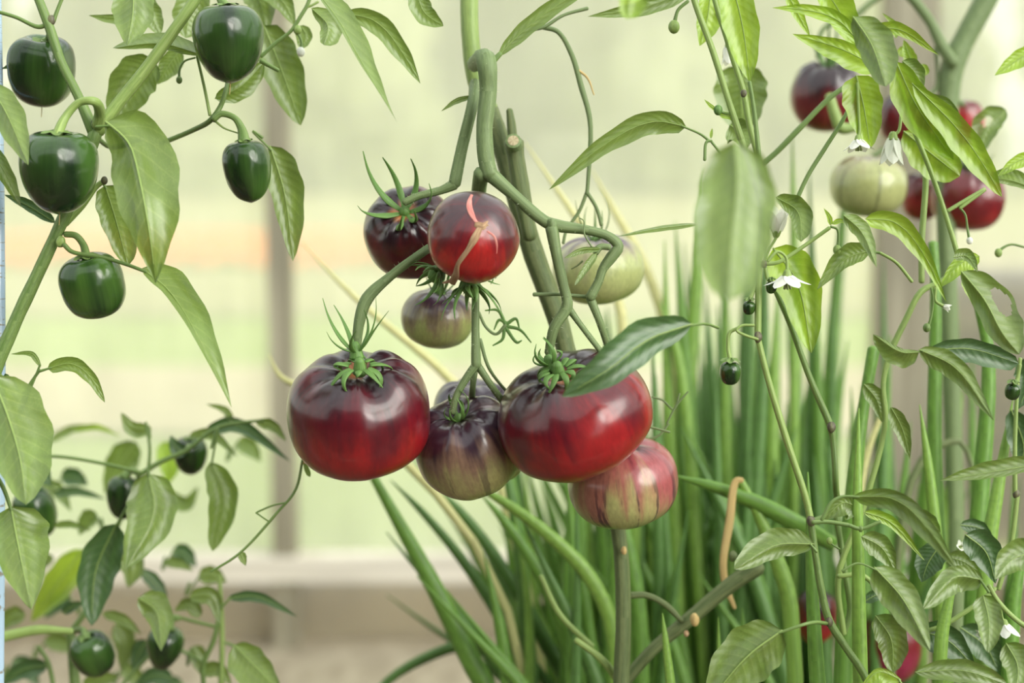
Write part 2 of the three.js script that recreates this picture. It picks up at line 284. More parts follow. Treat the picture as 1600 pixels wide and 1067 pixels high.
// fruit body: star shaped about its centre; F(x, y, z) <= 0 inside, y along the stem axis, unit = metres
function solveR(F, dx, dy, dz, hi) { let a = 0, b = hi; for (let i = 0; i < 26; i++) { const m = (a + b) / 2; if (F(dx * m, dy * m, dz * m) <= 0) a = m; else b = m; } return (a + b) / 2; }
function fruitBody(R, nu = 48, nv = 72) {
  return grid(nu, nv, (u, v) => { const th = u * Math.PI, q = v * 2 * Math.PI, dx = Math.sin(th) * Math.cos(q), dy = Math.cos(th), dz = Math.sin(th) * Math.sin(q), r = R(dx, dy, dz); return [V(dx * r, dy * r, dz * r), v, u]; }, true);
}
const axisQ = (a) => new THREE.Quaternion().setFromUnitVectors(V(0, 1, 0), a.clone().normalize());
function tomatoR(rx, ry, o = {}) {
  const p = o.p ?? 2.3, amp = o.rib ?? 0.04, k = o.seed ?? 1, n = o.nrib ?? 9;
  const ribs = (q) => { const w = fbm(Math.cos(q) * 1.5 + k * 7, Math.sin(q) * 1.5, k, 2) - 0.5; return 0.5 * Math.cos(n * q + 5 * w + k) + 0.35 * Math.cos((n - 3) * q + k * 2.3) + 1.2 * w; };
  const F = (x, y, z) => Math.pow(Math.hypot(x, z) / rx, p) + Math.pow(Math.abs(y) / ry, p) - 1;
  return (dx, dy, dz) => {
    const th = Math.acos(clamp(dy, -1, 1)), q = Math.atan2(dz, dx);
    const wt = Math.exp(-Math.pow((th - 0.5) / 0.42, 2)) * Math.sin(Math.min(th * 2, Math.PI / 2)) + 0.12 * Math.sin(th);
    let r = solveR(F, dx, dy, dz, rx * 1.6 + ry);
    r *= 1 + amp * ribs(q) * wt * 2;
    r *= 1 - (o.dimple ?? 0.2) * Math.exp(-Math.pow(th / 0.42, 2)) - (o.bdimple ?? 0.03) * Math.exp(-Math.pow((Math.PI - th) / 0.2, 2));
    r *= 1 - (o.stemTaper ?? 0) * sstep(-0.2, 1, dy);
    r *= 1 + (o.lump ?? 0.05) * (fbm(dx * 1.4 + k, dy * 1.4, dz * 1.4, 2) - 0.5);
    return r;
  };
}
// skin colours (linear): dark shoulders run down in streaks over red or green flesh
function tomatoSkin(o) {
  const dark = o.dark ?? [0.022, 0.007, 0.012], mid = o.mid ?? [0.105, 0.006, 0.010], flesh = o.flesh ?? [0.36, 0.014, 0.012], low = o.low ?? flesh, k = o.seed ?? 1;
  return tex(768, 384, (v, u) => {
    const q = v * 2 * Math.PI, cx = Math.cos(q), cz = Math.sin(q);
    const st = fbm(cx * 3.4 + k, cz * 3.4, u * 1.4 + k * 2, 3), fine = fbm(cx * 16 + k, cz * 16, u * 2.4, 3), blot = fbm(cx * 2.2 + k, cz * 2.2, u * 4 + k, 3);
    const uu = o.dir ? Math.acos(clamp(Math.sin(u * Math.PI) * (cx * o.dir.x + cz * o.dir.z) + Math.cos(u * Math.PI) * o.dir.y, -1, 1)) / Math.PI : u;
    const e = uu + (st - 0.5) * (o.streak ?? 0.3) + (fine - 0.5) * 0.12 + (blot - 0.5) * 0.34 + (o.side ? 0.12 * Math.cos(q - o.side) : 0);
    const a = 1 - sstep((o.edge ?? 0.45) - 0.2, (o.edge ?? 0.45) + 0.1, e), b = 1 - sstep(o.edge2 ?? 0.55, (o.edge2 ?? 0.55) + 0.22, e);
    const ld = o.lowDir && Math.sin(u * Math.PI) * (cx * o.lowDir.x + cz * o.lowDir.z) + Math.cos(u * Math.PI) * o.lowDir.y;
    let c = mix3(flesh, low, o.lowDir ? sstep(-0.55, 0.2, ld + (st - 0.5) * 0.9 + (fine - 0.5) * 0.4) : sstep(0.6, 0.9, u + (st - 0.5) * 0.4));
    c = mix3(c, mid, b * (o.midMix ?? 1)); c = mix3(c, dark, a);
    if (o.stripe) { const s = sstep(0.57, 0.66, fbm(cx * 6 + k * 3, cz * 6, u * 1.5, 3) + 0.34 * (fine - 0.5) + 0.16 * (fbm(cx * 34, cz * 34, u * 22, 2) - 0.5)) * o.stripe; c = mix3(c, dark, s * sstep(0.25, 0.6, u)); }
    if (o.veinDark) { const s = Math.exp(-Math.pow(((v * 6 + 0.08 * (fbm(cx * 2, cz * 2, u * 3, 2))) % 1 - 0.5) / 0.035, 2)); c = mix3(c, [0.05, 0.06, 0.02], s * 0.6 * sstep(0.15, 0.4, u)); }
    if (o.ring) c = mix3(c, [0.42, 0.15, 0.05], o.ring * (1 - sstep(0.055, 0.13, u + (st - 0.5) * 0.09)));
    const m = 0.8 + 0.4 * fbm(cx * 30, cz * 30, u * 40, 2); const sp = noise3(cx * 70, cz * 70, u * 90) > 0.965 ? 0.06 : 0;
    return c.map((x) => x * m + sp * 0.5);
  });
}
function sepals(calyx, c, axis, n, o = {}) {                  // n pointed sepals round the stem scar
  const q = axisQ(axis), L0 = o.len ?? 0.02, w = o.w ?? 0.0016;
  for (let k = 0; k < n; k++) {
    const a = (k + rr(-0.25, 0.25)) / n * 2 * Math.PI + (o.turn ?? 0), L = L0 * rr(0.75, 1.2), rise = rr(...(o.rise ?? [0.2, 0.8])), hook = rr(...(o.hook ?? [-0.2, 0.5])), tw = rr(-0.4, 0.4), r0 = o.r0 ?? 0.003;
    const pts = []; for (let i = 0; i <= 5; i++) { const t = i / 5, A = a + tw * t * t, r = r0 + L * (t * (o.out ?? 0.8) - hook * t * t * t), y = L * (rise * t + (o.bend ?? 0.3) * t * t); pts.push(V(Math.cos(A) * r, y + (o.y0 ?? 0), Math.sin(A) * r).applyQuaternion(q).add(c)); }
    part(calyx, 'sepal', tubeW(pts, [w * 0.7, w, w * 0.75, w * 0.45, w * 0.15], { rad: 6, n: 12, flat: 0.4, normal: axis }), M.sepal);
  }
}
const TOM = 'dark-shouldered tomatoes on the vines';
function tomato(px, py, d, rx, ry, axis, skin, label, o = {}) {
  const c = P(px, py, d), sc = d / FPX, A = V(...axis).normalize(), q = axisQ(A).multiply(new THREE.Quaternion().setFromAxisAngle(V(0, 1, 0), o.spin ?? 0));
  const t = thing('tomato', label, 'tomato', c, TOM);
  const R = tomatoR(rx * sc, ry * sc, o);
  const g = fruitBody(R).applyQuaternion(q).translate(c.x, c.y, c.z);
  part(t, 'body', g, phys({ map: tomatoSkin({ seed: o.seed, lowDir: o.lowDir && V(...o.lowDir).normalize().applyQuaternion(q.clone().invert()), dir: o.darkDir && V(...o.darkDir).normalize().applyQuaternion(q.clone().invert()), ...skin }), roughness: o.rough ?? 0.3, clearcoat: 0.75, clearcoatRoughness: 0.2, ior: 1.45 }));
  t.surf = (x, y) => { const dir = P(x, y, 1).sub(EYE).normalize(), iq = q.clone().invert(); let lo = d - rx * sc * 1.8, hi = d; for (let i = 0; i < 30; i++) { const m = (lo + hi) / 2, l = EYE.clone().addScaledVector(dir, m).sub(c).applyQuaternion(iq), L = l.length(); l.normalize(); if (L < R(l.x, l.y, l.z)) hi = m; else lo = m; } return EYE.clone().addScaledVector(dir, lo); };
  if (o.calyx) {
    const top = V(0, R(0, 1, 0), 0).applyQuaternion(q).add(c);
    const cal = part(t, 'calyx', tubeW([top.clone().addScaledVector(A, -0.002), top.clone().addScaledVector(A, 0.0025)], [0.0045 * (o.cs ?? 1), 0.003 * (o.cs ?? 1)], { rad: 10 }), M.sepal);
    sepals(cal, top, A, o.calyx, { y0: 0.0008, ...(o.sep ?? {}) });
    t.top = top;
  }
  return t;
}
function pepperR(rx, ry, o = {}) {
  const k = o.seed ?? 1, n = o.lobes ?? 3;
  const F = (x, y, z) => { const yn = y / ry, q = Math.atan2(z, x), lob = 1 + (o.amp ?? 0.05) * Math.cos(n * q + k) * (0.4 + 0.6 * sstep(-0.6, 0.9, yn)); const tp = 1 - (o.taper ?? 0.25) * sstep(0.35, -1.25, yn); return Math.pow(Math.hypot(x, z) / (rx * lob * tp), 2.6) + Math.pow(Math.abs(yn), yn > 0 ? 3.0 : 2.4) - 1; };
  return (dx, dy, dz) => { const th = Math.acos(clamp(dy, -1, 1)); let r = solveR(F, dx, dy, dz, (rx + ry) * 1.4); r *= 1 - (o.dimple ?? 0.14) * Math.exp(-Math.pow(th / 0.35, 2)) + (o.tip ?? 0.03) * Math.exp(-Math.pow((Math.PI - th) / 0.1, 2)); return r * (1 + 0.05 * (fbm(dx * 2 + k, dy * 2, dz * 2, 2) - 0.5)); };
}
const pepperSkin = (k, a = [0.008, 0.023, 0.007], b = [0.045, 0.105, 0.018]) => tex(512, 256, (v, u) => { const q = v * 2 * Math.PI, cx = Math.cos(q), cz = Math.sin(q), s = fbm(cx * 1.3 + k, cz * 1.3, u * 1.1 + k, 2), f = fbm(cx * 14 + k, cz * 14, u * 3, 3); return mix3(a, b, clamp((s - 0.5) * 2.2 + 0.45 + (f - 0.5) * 0.2)).map((x) => x * (0.92 + 0.16 * f)); });
const PSK = [pepperSkin(1), pepperSkin(4), pepperSkin(7, [0.015, 0.045, 0.010], [0.085, 0.18, 0.028])].map((m) => phys({ map: m, roughness: 0.22, clearcoat: 0.3, clearcoatRoughness: 0.1, ior: 1.5 }));
function pepper(px, py, d, rx, ry, axis, label, o = {}) {
  const c = P(px, py, d), sc = d / FPX, A = V(...axis).normalize(), q = axisQ(A).multiply(new THREE.Quaternion().setFromAxisAngle(V(0, 1, 0), o.spin ?? rnd() * 6));
  const t = thing(o.name ?? 'pepper', label, 'pepper', c, o.group ?? 'green peppers on the left plants');
  const R = pepperR(rx * sc, ry * sc, o);
  part(t, 'body', fruitBody(R, 36, 54).applyQuaternion(q).translate(c.x, c.y, c.z), PSK[o.skin ?? 0]);
  const top = V(0, R(0, 1, 0), 0).applyQuaternion(q).add(c), cr = rx * sc * (o.cal ?? 0.34);
  const n = 26, cal = part(t, 'calyx', grid(4, 30, (u, v) => { const a = v * 6.2832, r = cr * u * (1 + 0.22 * Math.cos(a * 5 + 1) * u * u); return [V(Math.cos(a) * r, 0.0012 * (1 - u) + 0.0012 + 0.0006 * Math.sin(a * 5), Math.sin(a) * r).applyQuaternion(q).add(top.clone().addScaledVector(A, rx * sc * 0.05 * u)), v, u]; }, true), M.stemPepper);
  if (o.stalk) part(t, 'stalk', tubeW([top.clone().addScaledVector(A, 0.0005), ...o.stalk.map(([x, y, dd = 0]) => P(x, y, d + dd))], (o.sr ?? [7, 5, 5]).map((r) => r * sc), { rad: 10, rough: 0.2 }), o.stalkMat ?? M.stemPepper);
  if (o.style) { const b = V(0, -R(0, -1, 0), 0).applyQuaternion(q).add(c); part(t, 'style', tubeW([b, b.clone().add(V(-0.0006, -0.006, 0))], [0.0003, 0.0002], { rad: 5 }), M.dry); }
  return t;
}
function stem(root, pts, d, radii, mat, o) { const g = tube(pts, d, radii, { rough: 0.12, ...o }); part(root, o?.name ?? 'stem', g, mat); return g; }
function knot(root, x, y, d, r, mat) { const c = P(x, y, d), g = new THREE.IcosahedronGeometry(r * 0.78 * d / FPX, 3), p = g.attributes.position; for (let i = 0; i < p.count; i++) { const s = 0.85 + 0.35 * noise3(p.getX(i) * 400 + x, p.getY(i) * 400, p.getZ(i) * 400); p.setXYZ(i, p.getX(i) * s, p.getY(i) * s * 1.35, p.getZ(i) * s); } g.computeVertexNormals(); g.translate(c.x, c.y, c.z); part(root, 'node', g, mat); }
function flower(root, x, y, d, size, dir, open, pet, n = 5) {   // nodding white flower; open 0 bell .. 1 flat star
  const c = P(x, y, d), sc = d / FPX, A = V(...dir).normalize(), q = axisQ(A), L = size * sc;
  const f = part(root, 'flower', tubeW([c.clone().addScaledVector(A, -L * 0.16), c.clone().addScaledVector(A, L * 0.06)], [L * 0.13, L * 0.2], { rad: 8 }), M.stemYoung);
  for (let k = 0; k < n; k++) {
    const a0 = (k + 0.3) / n * 6.2832, w = L * 0.34;
    part(f, 'petal', grid(8, 6, (u, v) => { const s = v * 2 - 1, r = L * (0.14 + u * mix(0.22, 0.95, open)), h = L * (u * mix(1.0, 0.28, open) - open * 0.15 * u * u), wd = w * Math.pow(u + 0.12, 0.5) * Math.pow(1.001 - u, 0.6) * 1.5; const e = V(Math.cos(a0), 0, Math.sin(a0)), t = V(-Math.sin(a0), 0, Math.cos(a0)); return [e.multiplyScalar(r - Math.abs(s) * wd * 0.25).addScaledVector(t, s * wd).add(V(0, h, 0)).applyQuaternion(q).add(c), u, v]; }), M.petal);
    const sa = a0 + 0.6; part(f, 'stamen', tubeW([c.clone(), V(Math.cos(sa) * L * 0.13, L * 0.5, Math.sin(sa) * L * 0.13).applyQuaternion(q).add(c)], [L * 0.03, L * 0.05], { rad: 5, n: 3 }), M.pollen);
  }
  if (pet) part(f, 'pedicel', tubeW([c.clone().addScaledVector(A, -L * 0.1), ...pet.map(([X, Y, dd = 0]) => P(X, Y, d + dd))], [3.2 * sc, 2.4 * sc, 2.6 * sc], { rad: 6 }), M.stemYoung);
}
function bud(root, x, y, d, r, pet, mat) {
  const c = P(x, y, d), sc = d / FPX, g = new THREE.SphereGeometry(r * sc, 14, 10); g.scale(1, 1.2, 1); g.translate(c.x, c.y, c.z);
  const b = part(root, 'flower_bud', g, mat ?? M.stemYoung);
  if (pet) part(b, 'pedicel', tubeW([c, ...pet.map(([X, Y, dd = 0]) => P(X, Y, d + dd))], [r * 0.5 * sc, r * 0.33 * sc, r * 0.33 * sc], { rad: 6 }), M.stemPepper);
}
// ---------- left pepper plant ----------
{
  const d = 0.90, p = thing('pepper_plant', 'tall pepper plant with forked green stem beside the pale blue stake', 'plant', P(-60, 1955, d));
  stem(p, [[-60, 1955], [-55, 1300], [-20, 620], [20, 512], [58, 430], [95, 350], [125, 280], [150, 205]], d, [15, 14, 13, 11, 10.5, 10, 10, 11], M.stemPepper);
  stem(p, [[152, 205], [190, 155], [230, 105], [305, 0], [335, -45]], d, [11, 9.5, 9.5, 9, 9], M.stemYoung);
  stem(p, [[146, 205], [122, 150], [95, 95], [78, 45], [55, -15]], d, [10, 7.5, 7.5, 8, 7], M.stemPepper);
  stem(p, [[-8, 17], [25, 27], [60, 42], [74, 38]], d, [3, 3, 3.5, 4], M.stemPepper);
  stem(p, [[84, 32], [90, 15], [100, -10]], d, [3.5, 3, 3], M.stemPepper);
  stem(p, [[102, 350], [128, 322], [150, 292], [163, 282]], d + 0.01, [5, 5, 4.5, 4], M.stemYoung);
  stem(p, [[252, 224, 0.03], [300, 204, 0.02], [332, 185], [345, 165], [352, 145], [360, 90, 0.04]], d + 0.02, [4, 4, 4.5, 4, 3.5, 3], M.stemPepper);
  stem(p, [[225, 215, 0.03], [180, 230, 0.03], [150, 215]], d + 0.02, [4, 4, 4], M.stemPepper);
  stem(p, [[328, 180], [320, 140], [308, 88]], d + 0.02, [2.6, 2.4, 2.2], M.stemYoung);
  stem(p, [[335, 188], [350, 200], [372, 208]], d + 0.02, [2, 1.5, 1], M.stemYoung);
  stem(p, [[408, 88], [430, 68], [455, 48], [470, 25], [480, 8], [490, -20]], d + 0.05, [3.2, 3, 3, 3, 3, 3], M.stemPepper);
  stem(p, [[478, 12], [488, 8], [497, 3]], d + 0.05, [2, 2, 2], M.stemYoung);
  stem(p, [[408, 95], [420, 102], [435, 110]], d + 0.03, [4, 3.5, 3], M.stemPepper);
  knot(p, 80, 32, d, 9, M.node); knot(p, 146, 203, d, 12, M.stemPepper); knot(p, 150, 192, d - 0.005, 8, M.node); knot(p, 95, 378, d - 0.008, 9, M.stemYoung); knot(p, 163, 282, d, 6, M.node); knot(p, 335, 185, d + 0.02, 6, M.node);
  bud(p, 280, 125, d + 0.03, 5, [[281, 108], [288, 96], [305, 90]], M.stemPepper);
  bud(p, 465, 47, d + 0.05, 6.5, [[460, 40], [456, 48]]); bud(p, 470, 81, d + 0.05, 6.5, [[471, 65], [465, 52]], M.petal);
  leaf(p, 'matureB', [[165, 190], [200, 222], [222, 300, -0.01], [235, 375, 0], [243, 442, 0.02]], d - 0.02, 42, 60, { ar: -30, al: -12, pet: [[150, 198]], p2: 1.05 });
  leaf(p, 'mature', [[164, 290], [180, 340], [200, 416]], d + 0.02, 24, 34, { pet: [[160, 284]], p1: 0.4, p2: 0.6 });
  leaf(p, 'matureB', [[222, 420], [262, 452], [312, 530, -0.01], [362, 637]], d - 0.01, 9, 34, { al: -20, ar: 40, pet: [[100, 382], [112, 393], [160, 402], [200, 414]], pr: 4, p1: 0.5 });
  leaf(p, 'matureB', [[-18, 128], [14, 185], [44, 258]], d - 0.03, 24, 26, { ar: -25, al: -10, pet: [[-60, 110]] });
  leaf(p, 'mature', [[-22, 215], [12, 278], [33, 324]], d - 0.02, 12, 12, { pet: [[-60, 190]] });
  leaf(p, 'old', [[86, 348], [45, 322], [6, 304]], d + 0.02, 11, 8, { pet: [[97, 352]] });
  leaf(p, 'old', [[42, 100], [20, 102], [2, 108]], d + 0.03, 5, 4, {});
  leaf(p, 'mature', [[240, 92], [208, 128], [178, 192]], d + 0.06, 34, 34, { p1: 0.5, p2: 0.6, pet: [[245, 80]] });
  leaf(p, 'matureB', [[206, -45], [208, 15], [199, 70]], d - 0.01, 32, 32, { ar: -20, al: -20, p2: 0.9 });
  leaf(p, 'mature', [[222, 5], [186, 26], [138, 24]], d + 0.05, 6, 12, {});
  leaf(p, 'mature', [[312, -25], [296, 22], [290, 60]], d + 0.07, 26, 30, { p2: 0.7 });
  leaf(p, 'mature', [[218, -12], [235, 22], [250, 54]], d + 0.06, 16, 18, { p2: 0.7 });
  leaf(p, 'matureB', [[316, 86], [250, 68], [176, 75]], d + 0.01, 18, 9, { ar: -50, al: 0, p2: 0.8 });
  leaf(p, 'mature', [[282, 78], [262, 105], [246, 132]], d + 0.07, 16, 18, {});
  leaf(p, 'matureB', [[336, 154], [376, 135], [412, 98]], d + 0.03, 20, 14, { ar: -20, p2: 0.6 });
  leaf(p, 'mature', [[422, 228], [444, 300], [458, 408]], d + 0.05, 22, 32, { pet: [[410, 215], [395, 205]], p1: 0.5, p2: 0.8 });
  leaf(p, 'mature', [[412, 40], [440, 110], [470, 196]], d + 0.08, 30, 34, { p1: 0.45, p2: 0.65 });
  leaf(p, 'mature', [[470, 40], [478, 55], [470, 76]], d + 0.07, 16, 10, { p2: 0.6 });
  leaf(p, 'mature', [[395, -30], [440, 0], [462, 42]], d + 0.08, 18, 16, {});
  leaf(p, 'mature', [[385, -25], [405, 0], [418, 55]], d + 0.09, 22, 26, {});
  leaf(p, 'matureB', [[487, 13], [512, 40], [506, 70]], d + 0.03, 12, 22, { p2: 0.5, ar: -20, al: -20 });
  leaf(p, 'matureB', [[490, -20], [530, 33], [562, 92], [592, 142], [621, 192]], d - 0.01, 5, 26, { al: -35, ar: 55, p2: 1.7 });
  leaf(p, 'mature', [[537, 20], [588, 34], [630, 84], [657, 131]], d + 0.03, 18, 15, { pet: [[520, 5], [500, -15]] });
  leaf(p, 'mature', [[648, -30], [662, 18], [693, 41]], d + 0.03, 18, 16, { p2: 0.8 });
  leaf(p, 'matureB', [[-14, 585], [12, 650], [32, 720], [40, 788]], d - 0.04, 44, 58, { ar: -12, al: -14, pet: [[-30, 570]], p1: 0.45, p2: 0.75 });
  leaf(p, 'matureB', [[17, 792], [28, 850], [49, 952]], d - 0.04, 42, 50, { ar: -10, al: -16, pet: [[-12, 735], [4, 760]], pr: 4, p1: 0.4, p2: 0.85 });
  leaf(p, 'mature', [[64, 572], [50, 552], [16, 553]], d + 0.02, 3, 6, { pet: [[62, 578], [40, 612], [30, 650]] });
  leaf(p, 'mature', [[74, 576], [112, 568], [142, 590], [164, 629]], d + 0.01, 12, 11, { pet: [[62, 580]], p1: 0.35, p2: 0.7 });
  leaf(p, 'old', [[4, 590], [8, 592], [14, 606]], d, 8, 8, { pet: [[-10, 570]] });
  stem(p, [[10, 588], [20, 592], [28, 610]], d, [2, 2, 2], M.stemPepper);
  const G = 'green peppers on the left plants';
  pepper(65, 110, d + 0.035, 51, 56, [0.12, 1, 0.30], 'dark green pepper with its crown showing behind the left stem fork', { lobes: 4, amp: 0.06, taper: 0.05, dimple: 0.24, skin: 0, spin: 0.4, stalk: [[72, 66], [78, 52, -0.02]], sr: [7, 5, 5], style: 1 });
  pepper(91, 268, d - 0.025, 61, 65, [0.05, 1, 0.16], 'large glossy green pepper hanging from a thick arched stalk', { lobes: 3, amp: 0.05, taper: 0.22, skin: 1, spin: 2.2, stalk: [[103, 182], [124, 160], [146, 158], [156, 176, 0.015], [152, 196, 0.022]], sr: [8, 6.5, 6, 7, 9, 10], stalkMat: M.stemYoung, style: 1 });
  pepper(146, 446, d, 50, 51, [-0.15, 1, 0.25], 'round green pepper just below the leaf with the long stalk', { lobes: 3, amp: 0.04, taper: 0.04, skin: 2, spin: 1.1, stalk: [[130, 382], [118, 368], [102, 366, 0]], sr: [7, 5.5, 5, 5] });
  pepper(356, 66, d - 0.005, 56, 61, [-0.02, 1, 0.1], 'pointed glossy green pepper at the top edge, highest of all', { lobes: 3, amp: 0.04, taper: 0.26, skin: 1, spin: 4.2, stalk: [[342, -8], [348, -40, 0.02]], sr: [8, 5.5, 5], style: 1 });
  pepper(387, 266, d + 0.015, 38, 49, [-0.08, 1, 0.1], 'slim oval green pepper hanging left of the wooden post', { lobes: 3, amp: 0.03, taper: 0.2, skin: 0, spin: 0.5, stalk: [[377, 200], [366, 184], [345, 178], [334, 186]], sr: [10, 6.5, 5, 5, 5] });
}
// pale blue plastic stake at the left edge
{
  const d = 0.93, k = thing('plant_stake', 'pale blue plastic stake at the left picture edge', 'stake', P(-4, 1880, d));
  part(k, 'shaft', tube([[-10, 1900], [-1, 560], [-3, 150], [-6, -60]], d, [10, 10, 8, 7], { n: 30 }), phys({ map: tex(64, 512, (u, v) => mix3([0.40, 0.54, 0.68], [0.24, 0.22, 0.17], sstep(0.62, 0.8, fbm(u * 3, v * 24, 4, 3)))), roughness: 0.25, clearcoat: 0.5 }));
}

// ---------- low pepper plant, lower left, farther back ----------
{
  const d = 1.10, p = thing('pepper_plant', 'low bushy pepper plant filling the lower left corner', 'plant', P(150, 1640, d));
  const S = M.stemPepper;
  stem(p, [[150, 1640], [140, 1300], [120, 1100], [110, 985]], d, [10, 10, 9, 7], S);
  stem(p, [[-30, 1002], [0, 996], [60, 984], [112, 986]], d - 0.05, [9, 9, 8, 5], M.stemYoung);
  stem(p, [[112, 986], [150, 930], [185, 820], [220, 737]], d, [5, 4, 3.5, 3.5], S);
  stem(p, [[60, 712], [100, 714], [160, 724], [220, 738]], d - 0.04, [2.8, 2.8, 3, 3.2], S);
  stem(p, [[218, 742], [250, 722], [290, 704], [340, 668], [412, 656]], d - 0.02, [4.5, 4, 3.5, 3, 2.5], S);
  stem(p, [[232, 735], [234, 700], [228, 660]], d - 0.02, [3, 2.6, 2.4], S);
  stem(p, [[345, 1640], [345, 1100], [347, 990], [343, 900]], d, [6, 5, 4, 3.5], M.stemYoung);
  stem(p, [[346, 945], [334, 1000], [318, 1038], [318, 1070]], d, [3.5, 4, 4, 4], S);
  stem(p, [[340, 980], [300, 970], [270, 962], [225, 950]], d, [3, 3, 3, 2.5], S);
  stem(p, [[346, 1002], [370, 1012], [385, 1030]], d, [2.5, 2.5, 2.5], S);
  stem(p, [[328, 1040], [290, 1020], [262, 1005], [200, 1060], [150, 1120]], d + 0.03, [3, 3, 3, 3, 3], S);
  stem(p, [[60, 1010], [75, 1035], [85, 1080]], d, [3, 4, 4], S);
  stem(p, [[330, 893], [375, 864], [432, 802], [462, 765], [474, 712]], d - 0.14, [2, 2.1, 2.2, 2.2, 2], S);
  stem(p, [[402, 800], [425, 790], [448, 785]], d - 0.14, [1.5, 1.5, 1.5], S); stem(p, [[400, 801], [420, 815]], d - 0.14, [1.4, 1.3], S);
  stem(p, [[470, 725], [485, 720], [498, 735]], d - 0.14, [1.6, 1.5, 1.2], M.dry); bud(p, 492, 730, d - 0.14, 4, null, M.dry);
  leaf(p, 'mature', [[376, 862], [379, 872], [384, 884]], d - 0.14, 6, 7, {});
  leaf(p, 'mature', [[474, 715], [482, 740], [485, 745]], d - 0.14, 4, 4, {});
  const L = (k, s, a, b, o = {}) => leaf(p, k, s, d + (o.dd ?? 0), a, b, o);
  L('matureB', [[232, 740], [240, 800], [197, 888]], 42, 36, { dd: -0.08, ar: -10, al: -15, pet: [[232, 735]], p1: 0.5, p2: 0.8 });
  L('old', [[182, 818], [150, 890], [143, 978]], 28, 34, { dd: -0.06, p1: 0.55, p2: 0.8, pet: [[200, 790]] });
  L('mature', [[328, 722], [350, 775], [332, 862]], 24, 22, { dd: -0.05, pet: [[330, 700], [340, 668]], p2: 0.7 });
  L('mature', [[237, 670], [208, 668], [189, 644]], 10, 14, { pet: [[234, 685]] });
  L('old', [[292, 708], [276, 700], [266, 680]], 12, 12);
  L('mature', [[296, 680], [330, 678], [372, 714]], 10, 8);
  L('old', [[322, 672], [370, 664], [455, 722]], 12, 12);
  L('mature', [[364, 658], [352, 640], [322, 631]], 5, 7);
  L('young', [[112, 674], [150, 668], [188, 681]], 4, 6, { dd: 0.12 });
  L('mature', [[212, 690], [188, 725], [163, 772]], 24, 24, { dd: 0.12 });
  L('old', [[50, 722], [66, 742], [80, 760]], 12, 14);
  L('old', [[82, 772], [118, 768], [166, 780]], 7, 8, { dd: 0.08 });
  L('matureB', [[84, 822], [110, 820], [142, 830]], 5, 7);
  L('mature', [[185, 862], [205, 885], [200, 918]], 18, 22, { dd: 0.04 });
  L('old', [[220, 890], [245, 915], [262, 940]], 10, 12, { dd: 0.06 });
  L('mature', [[258, 878], [280, 880], [302, 892]], 9, 9, { dd: 0.05 });
  L('matureB', [[216, 934], [244, 955], [252, 1018]], 20, 26, { dd: -0.07, ar: -20, al: -14 });
  L('mature', [[296, 932], [330, 932], [344, 978]], 14, 14, { dd: -0.02 });
  L('mature', [[312, 965], [295, 945], [272, 955]], 13, 10);
  L('old', [[356, 934], [402, 932], [466, 964]], 9, 8, { dd: -0.03, pet: [[345, 950]] });
  L('matureB', [[366, 1008], [402, 1045], [442, 1085]], 34, 24, { dd: -0.06 });
  L('young', [[130, 858], [88, 915], [48, 972]], 24, 26, { dd: 0.1 });
  L('mature', [[40, 960], [18, 965], [-14, 992]], 16, 14, { dd: 0.06 });
  L('old', [[75, 1040], [38, 1045], [0, 1072]], 14, 16, { dd: 0.02 });
  L('mature', [[160, 958], [192, 968], [222, 992]], 9, 9, { dd: 0.02 });
  L('old', [[98, 958], [112, 948], [136, 940]], 8, 8);
  L('mature', [[180, 975], [195, 1005], [190, 1050]], 16, 18, { dd: 0.07 });
  L('mature', [[310, 1050], [340, 1046], [362, 1070]], 12, 12);
  L('old', [[270, 1060], [240, 1055], [205, 1080]], 14, 14, { dd: 0.08 });
  L('mature', [[84, 870], [60, 880], [40, 900]], 12, 12, { dd: 0.12 });
  L('young', [[255, 690], [265, 720], [262, 760]], 18, 18, { dd: 0.14 });
  L('old', [[20, 700], [30, 720], [28, 750]], 9, 9, { dd: 0.02 });
  L('mature', [[60, 755], [88, 765], [112, 800]], 12, 12, { dd: 0.1 });
  L('mature', [[400, 660], [425, 665], [448, 690]], 9, 9, { dd: -0.02 });
  L('matureB', [[75, 690], [110, 670], [150, 665]], 8, 6, { dd: 0.16 });
  L('mature', [[255, 770], [290, 790], [310, 760]], 10, 14, { dd: 0.15 });
  for (const [x, y, an, l, k] of [[70, 1000, 0.4, 60, 0], [110, 930, 2.4, 55, 1], [190, 1040, 0.9, 60, 0], [230, 1000, 2.0, 55, 1], [300, 1010, 1.2, 55, 0], [285, 1065, 2.6, 60, 1], [20, 1030, 0.8, 60, 1], [130, 1075, -0.3, 60, 0], [150, 800, 2.2, 45, 0], [270, 860, 0.6, 45, 1], [215, 850, 1.9, 45, 0], [310, 900, 0.2, 45, 0], [40, 860, 1.0, 50, 0], [95, 745, 0.3, 45, 1], [370, 690, 0.7, 50, 0]]) L(k ? 'old' : 'mature', [[x, y], [x + Math.cos(an) * l * 0.5, y + Math.sin(an) * l * 0.45 - 5], [x + Math.cos(an) * l, y + Math.sin(an) * l]], 14, 15, { dd: rr(0.04, 0.18), pet: [[x - Math.cos(an) * 14, y + 10], [x - Math.cos(an) * 20, y + 30]] });
  pepper(58, 800, d, 32, 42, [-0.3, 1, 0.3], 'pale green pepper half hidden behind a leaf tip at left', { skin: 2, taper: 0.3, stalk: [[25, 745], [10, 735, -0.04]] });
  pepper(192, 776, d, 25, 36, [0.1, 1, 0.1], 'dark green pepper half hidden behind the broad pale leaf', { skin: 0, stalk: [[205, 735], [218, 742, -0.01]] });
